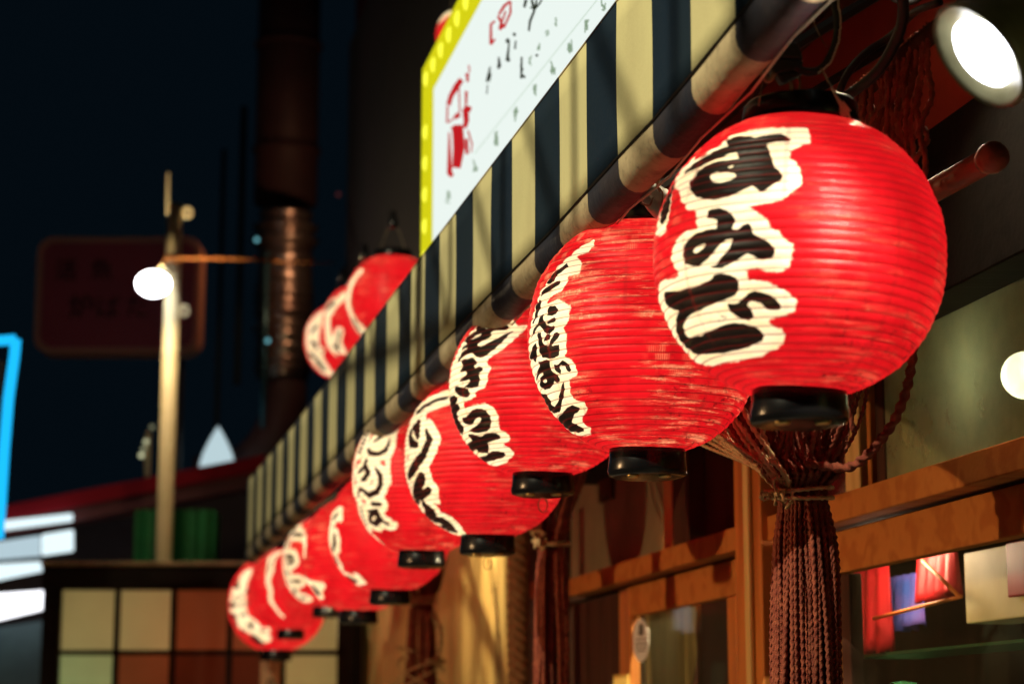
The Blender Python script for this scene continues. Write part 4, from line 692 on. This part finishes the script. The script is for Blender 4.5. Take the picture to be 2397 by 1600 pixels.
t3 = rope_bundle(tie3, [W(tp3 + u, RB, zB) for u in np.linspace(-.6, .5, 10)], 34, .062, 1.1, .0065, 'straw bound rope hank before the golden planks', rg, light_n=3, rings=.014, seg=5)
m_ = MB()
for t in range(9):
    z_ = -.30 - .035 * random.random() * t; m_.tube([tie3 + Z * (z_ + .10 * math.sin(a * .5 + t)) + (.085 + .02 * random.random()) * np.array([math.cos(a), math.sin(a), 0]) for a in np.linspace(t, t + 4.5, 24)], .004, 5)
m_.tube(curve_pts([P(1010, 1430, tie3[1] - .1), P(1030, 1480, tie3[1] - .1), P(1020, 1540, tie3[1] - .1), P(985, 1575, tie3[1] - .1), P(950, 1530, tie3[1] - .1)], 30), .012, 8, lobes=2, pitch=.06); m_.build('straw_binding', MAT['ropel'], t3, smooth=True)
m_ = MB(); pB = on_b(1214, 1180, 1.5)
for t in range(3):
    c = np.array([on_b(1213, 1180, 1.5) + RIGHT * .022 * math.cos(s * 60 + t * 2.1) + D * .018 * math.sin(s * 60 + t * 2.1) - Z * s for s in np.arange(0, 1.2, .008)]); m_.tube(c, .018, 6)
tag(m_.build('braided_rope', M('brown_hemp', (.26, .14, .06), .9, c2=(.16, .07, .03), scale=30), smooth=True), 'tan braided rope hanging straight beside the golden planks', 'rope')
# loose swag rope to the right of the hank
sw = curve_pts([P(x, y, d) for x, y, d in ((1882, 1082, 3.92), (1920, 1088, 3.92), (1987, 1092, 3.9), (2035, 1058, 3.86), (2075, 1010, 3.82), (2100, 968, 3.8), (2128, 880, 3.76), (2150, 700, 3.7), (2170, 450, 3.6))], 200)
m_ = MB(); m_.tube(sw, .0085, 8, lobes=2, pitch=.05); tag(m_.build('swag_rope', MAT['rope'], smooth=True), 'twisted brown rope curving up right from the hank behind the nearest lantern', 'rope')
# knotted netting of the curtain top, right of the nearest lantern
m_ = MB()
for i in range(30):
    a_ = aB0 + .02 + i * .017; x = W(a_, RB - .01, zB)
    ln_ = random.uniform(.28, .62); pts = [x + Z * .015]
    for k in range(1, 9): pts.append(x - Z * ln_ * k / 8 + D * random.uniform(-.016, .016) + N * random.uniform(-.012, .012) + D * .12 * (k / 8) ** 1.3)
    m_.tube(curve_pts(pts, 70), .0050, 6, lobes=2, pitch=.034, phase=i)
o = m_.build('rope_tangle', MAT['rope'], smooth=True); tag(o, 'tangled red knotted rope ends hanging from the bar at upper right', 'rope', kind=None)

# ------------------------------------------------------------------ background, left
PY = 13.75
lp = thing('street_pole', on_y(381, 1320, PY) * np.array([1, 1, 0]), 'cream painted pole with a lit round lamp and clamp brackets', 'pole')
pb = on_y(396, 900, PY); rad = 19 / FPX * PY
m_ = MB(); pt = on_y(410, 478, PY); m_.tube([np.array([pb[0], PY, 0]), np.array([pb[0], PY, pt[2]])], rad, 20); m_.build('pole_shaft', MAT['polec'], lp, smooth=True)
for yy in (497, 728):
    m_ = MB(); c = on_y(432, yy, PY); c[0] = pb[0] + rad + .035; m_.tube([c + np.array([.03 * math.cos(a), 0, .035 * math.sin(a)]) for a in np.linspace(0, 2 * math.pi, 14)], .012, 6); m_.build('bracket', MAT['polec'], lp, smooth=True)
m_ = MB(); zz_ = on_y(396, 608, PY)[2]; m_.lathe([(rad + .012, -.02), (rad + .012, .02)], (pb[0], PY, zz_), Z, 16); m_.tube([np.array([pb[0], PY - .06, zz_]), np.array([on_y(650, 612, PY)[0], PY - .06, on_y(650, 612, PY)[2]])], .012, 6); m_.tube([on_y(640, 612, PY - .06), on_y(785, 616, PY - .06)], .004, 5); m_.build('cross_arm', MAT['woodo'], lp, smooth=True)
m_ = MB(); m_.tube([on_y(392, 500, PY - .1), on_y(394, 405, PY - .1)], .010, 6); m_.build('antenna', MAT['polec'], lp)
m_ = MB(); lc = on_y(359, 664, PY - .25); m_.lathe([(.001, -.075)] + [(.115 * math.cos(t), .088 * math.sin(t)) for t in np.linspace(-1.3, 1.3, 12)] + [(.001, .087)], lc, Z, 24); m_.build('lamp_globe', emit('street_lamp_glow', (.96, .96, 1.0), 14), lp, smooth=True)
m_ = MB(); m_.tube([lc + Z * .07, lc + Z * .12 + RIGHT * .05, np.array([pb[0], PY, lc[2] + .12])], .012, 6); m_.build('lamp_arm', MAT['polec'], lp)
light('POINT', lc - np.array([0, .12, 0]), 95, (1, .74, .42), lp, shadow_soft_size=.04)

FC2 = W(8.6, 1.22, 2.62); f2n = W(2.4, .52, -.95); f2n /= np.linalg.norm(f2n)
assumed_fl2 = thing('floodlight', FC2, 'assumed second round floodlight hidden under the awning, added to light the golden planks', 'floodlight')  # assumed fixture hidden behind the lanterns, added to brighten the planks
m_ = MB(); m_.lathe([(.022, -.13), (.035, -.12), (.055, -.06), (.074, -.006), (.077, .004), (.073, .008), (.068, .003), (.060, -.006), (.03, -.02)], FC2, f2n, 32); m_.build('housing', MAT['rubber'], assumed_fl2, smooth=True)
m_ = MB(); m_.lathe([(.057, -.006), (.057, .006), (.03, .020), (.001, .023)], FC2, f2n, 24); m_.build('lens', emit('assumed_lens_two', (1, .9, .7), 6), assumed_fl2, smooth=True)
s_ = light('SPOT', FC2 + f2n * .03, 85, (1, .80, .42), assumed_fl2, shadow_soft_size=.015, spot_size=math.radians(150), spot_blend=.6); aim(s_, f2n)
FC3 = W(3.62, 1.52, 2.98); f3n = W(-.25, -.75, -.62); f3n /= np.linalg.norm(f3n)
assumed_fl3 = thing('floodlight', FC3, 'assumed third round floodlight added above the frame behind the nearest lantern for its rim light', 'floodlight')  # assumed unseen fixture, added for rim light on the lantern and red board
m_ = MB(); m_.lathe([(.022, -.13), (.035, -.12), (.055, -.06), (.074, -.006), (.077, .004), (.073, .008), (.068, .003), (.060, -.006), (.03, -.02)], FC3, f3n, 32); m_.build('housing', MAT['rubber'], assumed_fl3, smooth=True)
m_ = MB(); m_.lathe([(.057, -.006), (.057, .006), (.03, .020), (.001, .023)], FC3, f3n, 24); m_.build('lens', emit('assumed_lens_three', (1, .9, .7), 6), assumed_fl3, smooth=True)
s_ = light('SPOT', FC3 + f3n * .03, 36, (1, .84, .55), assumed_fl3, shadow_soft_size=.015, spot_size=math.radians(165), spot_blend=.5); aim(s_, f3n)
def rounded_box(mb, x0, x1, y0, y1, Y, t, r, seg=8, m=0):
    p = on_y(x0, y1, Y); q = on_y(x1, y0, Y); X0, X1, Z0, Z1 = p[0], q[0], p[2], q[2]; out = []
    for cx_, cz_, a0_ in ((X1 - r, Z1 - r, 0), (X0 + r, Z1 - r, 90), (X0 + r, Z0 + r, 180), (X1 - r, Z0 + r, 270)):
        for k in range(seg + 1): a = math.radians(a0_ + 90 * k / seg); out.append((cx_ + r * math.cos(a), cz_ + r * math.sin(a)))
    n = len(out); V = [(x, Y, z) for x, z in out] + [(x, Y + t, z) for x, z in out]
    mb.add(V, [tuple(range(n)), tuple(range(2 * n - 1, n - 1, -1))] + [(i, n + i, n + (i + 1) % n, (i + 1) % n) for i in range(n)], m)
bs = thing('unlit_sign', on_y(275, 825, 16), 'unlit dark maroon sign with rounded corners and black Japanese lettering', 'sign')
m_ = MB(); rounded_box(m_, 76, 472, 553, 826, 16, .25, .13); m_.build('sign_case', M('sign_case_cream', (.50, .22, .13), .6), bs, bevel=.01)
m_ = MB(); rounded_box(m_, 92, 458, 568, 812, 15.985, .013, .10); m_.build('sign_panel', M('maroon_panel', (.36, .06, .07), .5, c2=(.30, .05, .06), scale=2), bs)
def text(s, px_, py_, Y, hpx, mat, parent, name='lettering'):
    cu = bpy.data.curves.new(name, 'FONT'); cu.body = s; cu.size = 1; cu.extrude = .004; cu.align_x = 'CENTER'; cu.align_y = 'CENTER'
    o = bpy.data.objects.new(name, cu); col.objects.link(o); dg = bpy.context.evaluated_depsgraph_get(); me = bpy.data.meshes.new_from_object(o.evaluated_get(dg)); bpy.data.objects.remove(o)
    co = np.zeros(len(me.vertices) * 3); me.vertices.foreach_get('co', co); co = co.reshape(-1, 3)
    if len(co) == 0: return
    co[:, :2] -= (co[:, :2].max(0) + co[:, :2].min(0)) / 2; k = hpx / FPX * Y / (co[:, 1].max() - co[:, 1].min()); c = on_y(px_, py_, Y)
    out = np.stack([c[0] + co[:, 0] * k, Y - co[:, 2], c[2] + co[:, 1] * k], -1) - BASE[parent.name]
    me.vertices.foreach_set('co', out.ravel()); me.materials.clear(); me.materials.append(mat); me.update(); o = bpy.data.objects.new(name, me); col.objects.link(o); o.parent = parent; return o
blk = M('black_letters', (.004, .004, .004), .6)
for s_, x_, y_, h_ in (('活', 155, 632, 52), ('魚', 238, 630, 52), ('炉', 190, 716, 60), ('ば', 255, 718, 52), ('た', 320, 716, 50)): text(s_, x_, y_, 15.978, h_, blk, bs)
m_ = MB(); q = on_y(275, 553, 16); q = on_y(425, 700, 16.3); m_.tube([(q[0], 16.3, 0), (q[0], 16.3, q[2] + .3)], .04, 8); m_.build('support_post', MAT['rubber'], bs)
# blue neon
nn = thing('neon_sign', on_y(0, 1190, 10) * np.array([1, 1, 1]), 'bright blue neon tube corner at the left edge', 'neon sign')
m_ = MB(); m_.tube([on_y(x, y, 10) for x, y in ((-330, 835), (-60, 802), (0, 797), (36, 794))], .025, 10); m_.tube([on_y(x, y, 10) for x, y in ((37, 794), (34, 830), (20, 930), (10, 1050), (2, 1175), (-4, 1260))], .026, 10); m_.build('neon_tube', emit('neon_blue', (.012, .50, 1.0), 1.15), nn, smooth=True)
m_ = MB(); m_.ybox(-330, -12, 840, 1260, 10.06, .1); m_.build('backing_panel', MAT['dark'], nn); m_ = MB(); m_.ybox(-200, -180, 1260, 1740, 10.1, .08); m_.build('support_post', MAT['rubber'], nn)
# dark building and its exhaust ducts
db = thing('dark_building', on_y(900, 1200, 21) * np.array([1, 1, 0]), 'tall unlit building behind the duct and the upstairs lanterns', 'building')
m_ = MB(); p0 = on_y(880, 0, 20)[0]; m_.wbox(p0, p0 + 14, 20, 30, 0, 14); m_.build('facade', MAT['dark'], db)
for k in range(6):
    xx = p0 + .3 + k * .8; m_ = MB(); m_.wbox(xx, xx + .55, 19.96, 20.0, 4.0, 5.2); m_.build('window', MAT['rubber'], db)
def vpipe(x, y0, y1, Y, rpx, mat, label, seg=16, rings=0, cat='pipe', name='pipe'):
    r = rpx / FPX * Y; c = on_y(x, (y0 + y1) / 2, Y)[0]; zt_, zb_ = on_y(x, y0, Y)[2], on_y(x, y1, Y)[2]
    th_ = thing(name, (c, Y, zb_), label, cat); m = MB(); m.tube([(c, Y, zb_), (c, Y, zt_)], r, seg); m.build('pipe_run', mat, th_, smooth=True)
    for k in range(rings):
        z = zb_ + (zt_ - zb_) * (k + .5) / rings; m = MB(); m.lathe([(r * 1.0, -.03), (r * 1.09, -.015), (r * 1.09, .015), (r, .03)], (c, Y, z), Z, seg); m.build('flange', mat, th_)
    return th_
vpipe(676, -250, 478, 17.5, 76, MAT['ductd'], 'wide dark maroon exhaust duct rising out of frame', 28, 3, 'duct', 'exhaust_duct')
# shiny flexible duct
fd = thing('flexible_duct', on_y(665, 900, 17), 'crinkled silver duct catching coloured reflections below the wide duct', 'duct')
prof = []; zt_, zb_ = on_y(665, 500, 17)[2], on_y(665, 885, 17)[2]
for i in range(60):
    t = i / 59.; prof.append(((.235 if t < .78 else .265 if t < .84 else .23) + .012 * math.cos(i * 2.2) + random.uniform(-.022, .022) + (.03 if .88 < t < .93 else 0), zb_ + (zt_ - zb_) * t))
m_ = MB(); m_.lathe(prof, (on_y(665, 700, 17)[0], 17, 0), Z, 24); m_.build('duct_skin', MAT['duct'], fd, smooth=True)
m_ = MB(); q = on_y(665, 885, 17); m_.tube(curve_pts([q + Z * .02, q - Z * .25, q - Z * .5 - RIGHT * .08, q - Z * .75 - RIGHT * .3, q - Z * .85 - RIGHT * .7], 24), .19, 16); m_.build('elbow', MAT['ductd'], fd, smooth=True)
vpipe(846, -250, 460, 18, 15, M('maroon_pipe', (.13, .035, .045), .5), 'maroon pipe standing between the wide duct and the yellow sign'); vpipe(884, 300, 520, 18, 10, MAT['ductd'], 'thin dark pipe right of the maroon pipe')
vpipe(563, 250, 900, 18, 8, M('olive_pipe', (.06, .05, .035), .6), 'thin olive pipe left of the silver duct'); vpipe(515, 350, 1050, 18.2, 6, M('olive_pipe', (.045, .04, .03), .6), 'thinnest pipe on the left of the duct cluster')
vpipe(620, 590, 1000, 16.6, 6, M('teal_pipe', (.05, .14, .17), .3, metal=.5), 'thin teal pipe running down the left side of the silver duct')
for x_, y_, c_, s__, lb in ((601, 561, (.25, .75, .85), .9, 'small cyan pilot light beside the silver duct'), (627, 797, (.25, .75, .85), .9, 'small cyan pilot light low on the teal pipe'), (940, 472, (.12, .25, .06), .35, 'dim green lamp between maroon pipe and yellow sign'), (792, 455, (.30, .06, .06), .25, 'dim red lamp between the two pipes')):
    m_ = MB(); m_.lathe([(.001, -.02), (.02, 0), (.001, .02)] if y_ != 472 else [(.001, -.05), (.055, 0), (.001, .05)], on_y(x_, y_, 16.5), Z, 12); tag(m_.build('pilot_light', emit('pilot', c_, s__), smooth=True), lb, 'light')
light('POINT', on_y(760, 560, 16.0), 14, (1, .5, .25), db, shadow_soft_size=.03)  # bare warm light with no fixture, added to bring highlights onto the duct
# red canopy stall
RY = 15.0
st = thing('food_stall', on_y(100, 1600, RY), 'food stall with a red fascia and white tube lights at lower left', 'stall')
def quadslab(mb, q, Y, t):
    a = [on_y(x, y, Y) for x, y in q]; b = [p + np.array([0, t, 0]) for p in a]; mb.add(a + b, [(0, 1, 2, 3), (7, 6, 5, 4), (0, 4, 5, 1), (1, 5, 6, 2), (2, 6, 7, 3), (3, 7, 4, 0)])
m_ = MB(); quadslab(m_, [(-250, 1232), (-250, 1268), (620, 1098), (620, 1062)][::-1], RY, .3); m_.build('fascia', M('red_fascia', (.26, .010, .018), .8, spec=.08), st, bevel=.01)
m_ = MB(); quadslab(m_, [(-250, 1270), (-250, 1300), (620, 1135), (620, 1100)][::-1], RY + .05, .25); m_.build('lower_fascia', M('maroon_soffit', (.10, .02, .02), .6), st)
m_ = MB(); quadslab(m_, [(-250, 1302), (-250, 1620), (620, 1620), (620, 1137)][::-1], RY + 1.2, .1); m_.build('back_panel', M('stall_back', (.05, .028, .028), .7, c2=(.035, .02, .02), scale=2), st)
tubem = emit('tube_light', (.78, .95, 1.0), 1.15); tubed = emit('tube_light_dim', (.55, .72, .80), .85)
for q_, mt in (([(-60, 1248), (-60, 1225), (168, 1200), (168, 1218)], tubem), ([(-60, 1313), (-60, 1275), (92, 1252), (92, 1300)], tubed), ([(96, 1299), (96, 1250), (170, 1238), (170, 1288)], tubem), ([(-60, 1368), (-60, 1322), (102, 1312), (104, 1334)], tubem)):
    m_ = MB(); quadslab(m_, q_[::-1], RY - .1, .05); m_.build('tube_light', mt, st, bevel=.01)
m_ = MB(); quadslab(m_, [(-60, 1462), (-60, 1392), (107, 1380), (107, 1422)][::-1], RY - 1.0, .08); m_.build('counter_light', emit('counter_glow', (.93, .94, 1.0), 2.2), st, bevel=.01)
m_ = MB(); quadslab(m_, [(-60, 1620), (-60, 1475), (110, 1450), (110, 1620)][::-1], RY - .6, .1); m_.build('counter_front', M('teal_counter', (.05, .10, .11), .5, c2=(.03, .06, .07), scale=3), st)
light('AREA', on_y(60, 1340, RY - .3), 10, (.8, .92, 1), st, size=1.0)
# green tarp box, white tent peak, lamp string
gb = MB(); p_ = on_y(312, 1322, 13.9); q_ = on_y(505, 1192, 13.9)
V = []; K = 24
for i in range(K + 1):
    for j in range(7):
        V.append((p_[0] + (q_[0] - p_[0]) * i / K, 13.9 + .025 * math.sin(i * 1.7), p_[2] + (q_[2] - p_[2]) * j / 6))
gb.add(V, [(i * 7 + j, (i + 1) * 7 + j, (i + 1) * 7 + j + 1, i * 7 + j + 1) for i in range(K) for j in range(6)]); gb.wbox(p_[0] + .01, q_[0] - .01, 13.94, 14.2, p_[2], q_[2] - .005)
tag(gb.build('green_crate', MAT['green'], smooth=False), 'dark green tarpaulin covered crate on top of the lattice screen', 'crate')
tc_ = on_y(508, 1100, 16.5); tn = thing('white_tent', tc_ * np.array([1, 1, 0]), 'glowing white pointed tent top behind the red fascia', 'tent')
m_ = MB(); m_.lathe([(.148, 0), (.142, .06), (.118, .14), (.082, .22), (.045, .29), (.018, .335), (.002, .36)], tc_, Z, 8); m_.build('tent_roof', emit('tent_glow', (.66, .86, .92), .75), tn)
m_ = MB(); m_.lathe([(.145, -.05), (.150, 0.0)], tc_ - np.array([-.01, .01, 0]), Z, 8); m_.build('tent_valance', MAT['red'], tn); m_ = MB(); m_.tube([tc_ * np.array([1, 1, 0]), tc_], .03, 8); m_.build('tent_pole', MAT['steel'], tn)
m_ = MB(); pz = on_y(345, 1090, 15.6); m_.tube([(pz[0], 15.6, 0), (pz[0], 15.6, on_y(345, 1010, 15.6)[2])], .022, 8); lt = m_.build('lamp_mast', MAT['polec']); tag(lt, 'thin mast of small round lamps left of the cream pole', 'lamp mast')
for x_, y_, s__ in ((356, 999, .22), (342, 1033, .75), (336, 1050, .35), (331, 1065, .95)):
    m_ = MB(); m_.lathe([(.001, -.02), (.018, -.01), (.018, .01), (.001, .02)], on_y(x_, y_, 15.5), Z, 10); m_.build('small_lamp', emit('small_lamp', (.85, .85, .5), s__), lt, smooth=True)
# lattice screen
LY = 13.0
ls = thing('lattice_screen', on_y(460, 1600, LY) * np.array([1, 1, 0]), 'backlit paper screen in a black lattice frame below the green crate', 'screen')
frm = MAT['woodb']
m_ = MB(); m_.ybox(98, 800, 1320, 1378, LY - .05, .16); m_.build('top_rail', frm, ls, bevel=.006)
m_ = MB(); m_.ybox(95, 805, 1313, 1322, LY - .12, .35); m_.build('cap_board', wood('cap_wood', (.35, .25, .12), (.2, .13, .06), 'z'), ls, bevel=.006)
m_ = MB(); m_.ybox(98, 137, 1378, 2600, LY - .04, .14); m_.build('stile', frm, ls); m_ = MB(); m_.ybox(790, 829, 1320, 2600, LY - .06, .16); m_.build('stile', frm, ls)
xs = [137, 272, 404, 537, 662, 790]
for x_ in xs[1:-1]: m_ = MB(); m_.ybox(x_ - 6.5, x_ + 6.5, 1378, 2600, LY, .03); m_.build('muntin', frm, ls)
ys = [1378, 1526, 1680, 1834]
for y_ in ys[1:]: m_ = MB(); m_.ybox(137, 790, y_ - 6, y_ + 6, LY + .002, .03); m_.build('muntin', frm, ls)
def screen_paper(name, c):
    m, nt, n, L = nodes(name); out = n('ShaderNodeOutputMaterial'); d = n('ShaderNodeBsdfDiffuse'); t = n('ShaderNodeBsdfTranslucent'); mx = n('ShaderNodeMixShader', i_0=.86)
    tc = n('ShaderNodeTexCoord'); no = n('ShaderNodeTexNoise', i_Scale=2.2, i_Detail=6.0); L(tc.outputs['Object'], no.inputs['Vector']); mc = n('ShaderNodeMix', data_type='RGBA'); mc.inputs[6].default_value = c4(c); mc.inputs[7].default_value = c4([q * .6 for q in c]); L(no.outputs[0], mc.inputs[0])
    L(mc.outputs[2], d.inputs[0]); L(mc.outputs[2], t.inputs[0]); L(d.outputs[0], mx.inputs[1]); L(t.outputs[0], mx.inputs[2]); L(mx.outputs[0], out.inputs[0]); return m
pm = {'c': screen_paper('screen_paper', (.66, .64, .50)), 'r': screen_paper('rose_glow_paper', (.42, .235, .165)), 'd': screen_paper('dim_rose_glow_paper', (.26, .12, .085)), 'g': screen_paper('pale_green_screen_paper', (.60, .68, .54))}; pat = ('ccrrc', 'grddc', 'ggddc')  # rose tints stand in for red glow from a cloth behind the paper
for r_i in range(3):
    for c_i in range(5):
        m_ = MB(); m_.ybox(xs[c_i] + .5, xs[c_i + 1] - .5, ys[r_i] + .5, ys[r_i + 1] - .5, LY + .034, .004); pn_ = m_.build('paper_pane', pm[pat[r_i][c_i]], ls)
m_ = MB(); m_.ybox(100, 828, 1325, 2600, 13.62, .04); m_.build('back_board', M('screen_back', (.5, .42, .3), .9), ls)
m_ = MB(); m_.ybox(98, 104, 1325, 2600, 13.1, .52); m_.build('side_board', frm, ls); m_ = MB(); m_.ybox(824, 830, 1325, 2600, 13.1, .52); m_.build('side_board', frm, ls)
m_ = MB(); m_.ybox(98, 830, 1321, 1326, 13.1, .56); m_.build('lid', frm, ls)
for x_, y_, p_w, c_ in ((190, 1440, 3.0, (1, .86, .5)), (335, 1430, 2.6, (1, .80, .48)), (470, 1480, 1.8, (1, .22, .10)), (600, 1500, 1.3, (1, .16, .09)), (735, 1440, 4.2, (1, .84, .48)), (190, 1640, 3.0, (.85, .95, .62)), (440, 1690, .7, (1, .25, .12)), (740, 1640, 2.6, (1, .8, .42))):
    bc = on_y(x_, y_, 13.5); m_ = MB(); m_.lathe([(.001, -.02), (.02, 0), (.001, .02)], bc + np.array([0, .05, 0]), Z, 10); m_.build('bulb', MAT['white'], ls, smooth=True); light('POINT', bc, p_w * (1.5 if c_[1] < .3 else 1.7), c_, ls, shadow_soft_size=.03)  # unseen bulbs assumed; red lights added here to redden the middle panes from behind
m_ = MB(); m_.ybox(610, 655, 1535, 1700, LY - .03, .01); pc_ = m_.build('notice_strip', M('tan_card', (.45, .28, .14), .7)); tag(pc_, 'tan vertical notice strip hung on the lattice screen', 'notice')
m_ = MB(); c = on_y(632, 1556, LY - .034); m_.tube([c + np.array([.028 * math.cos(a), 0, .035 * math.sin(a)]) for a in np.linspace(0, 2 * math.pi, 16)], .004, 5); c = on_y(634, 1600, LY - .034); m_.tube([c + np.array([.02 * math.cos(a), 0, .028 * math.sin(a)]) for a in np.linspace(-.5, 4, 12)], .007, 5); m_.build('printing', blk, pc_)

# ------------------------------------------------------------------ assumed lamps and girder just outside the view, added for light and shadow
def assumed_lamp(loc, tgt, power, colr, label, soft=.07, light_visor=False, ang=120):
    loc = np.asarray(loc, float); th_ = thing('assumed_street_lamp', loc * np.array([1, 1, 0]), label, 'street lamp', 'assumed street lamps behind the photographer')
    m = MB(); m.tube([loc * np.array([1, 1, 0]), loc + Z * .1], .05, 10); m.build('post', MAT['rubber'], th_, smooth=True)
    d_ = np.asarray(tgt) - loc; d_ /= np.linalg.norm(d_); m = MB(); m.lathe([(.04, -.2), (.10, -.15), (.14, -.02), (.12, -.02), (.05, -.12)], loc + d_ * .1, d_, 20); m.build('lamp_head', MAT['steel'], th_, smooth=True)
    s = light('SPOT', loc + d_ * .13, power, colr, th_, shadow_soft_size=soft, spot_size=math.radians(ang), spot_blend=.6); aim(s, d_)
    if light_visor: m = MB(); sp = loc + d_ * .13; m.lathe([(.02, .22), (.3, .16), (.6, .02), (.61, -.005), (.59, .0), (.3, .13)], sp, Z, 32); m.build('light_visor', MAT['steel'], th_, smooth=True)  # unseen visor added to keep this lamp's light off the awning roll
    return th_
assumed_lamp(W(.5, -4.6, 7.0), W(4.2, 1, 2.6), 3300, (1, .93, .64), 'assumed unseen street lamp on a post behind the photographer, added to light the awning', soft=.03, ang=76)  # assumed lamp, added out of view as the main light on the awning
assumed_lamp(W(4.6, -3.4, 2.30), W(7.2, 1.75, 1.9), 470, (1, .60, .28), 'assumed unseen lower warm street lamp on a post left of the photographer with an added light-blocking visor', light_visor=True)  # assumed lamp, added out of view to warm the shop wall
m_ = MB()
for z_ in (4.72, 5.02): m_.tube([W(1.1, -2.0, z_), W(5.0, -1.7, z_ + .1)], .012, 6)
for k in range(12):
    a_ = 1.1 + k * .33; m_.tube([W(a_, -2 + k * .025, 4.72 + k * .008), W(a_ + .33, -1.975 + k * .025, 5.02 + k * .008)], .008, 5); m_.tube([W(a_ + .33, -1.975 + k * .025, 4.72 + k * .008), W(a_ + .33, -1.975 + k * .025, 5.02 + k * .008)], .008, 5)
m_.tube([W(3.0, -1.85, 0), W(3.0, -1.85, 5.4)], .02, 8); m_.tube([W(1.6, -1.95, 4.0), W(1.6, -1.95, 5.6)], .012, 8)
tag(m_.build('assumed_girder', MAT['rubber']), 'assumed steel lattice girder beside the photographer, added out of view to cast shadows on the awning', 'girder')  # assumed girder, added out of view so its lattice shadows fall on the awning
print('script done')
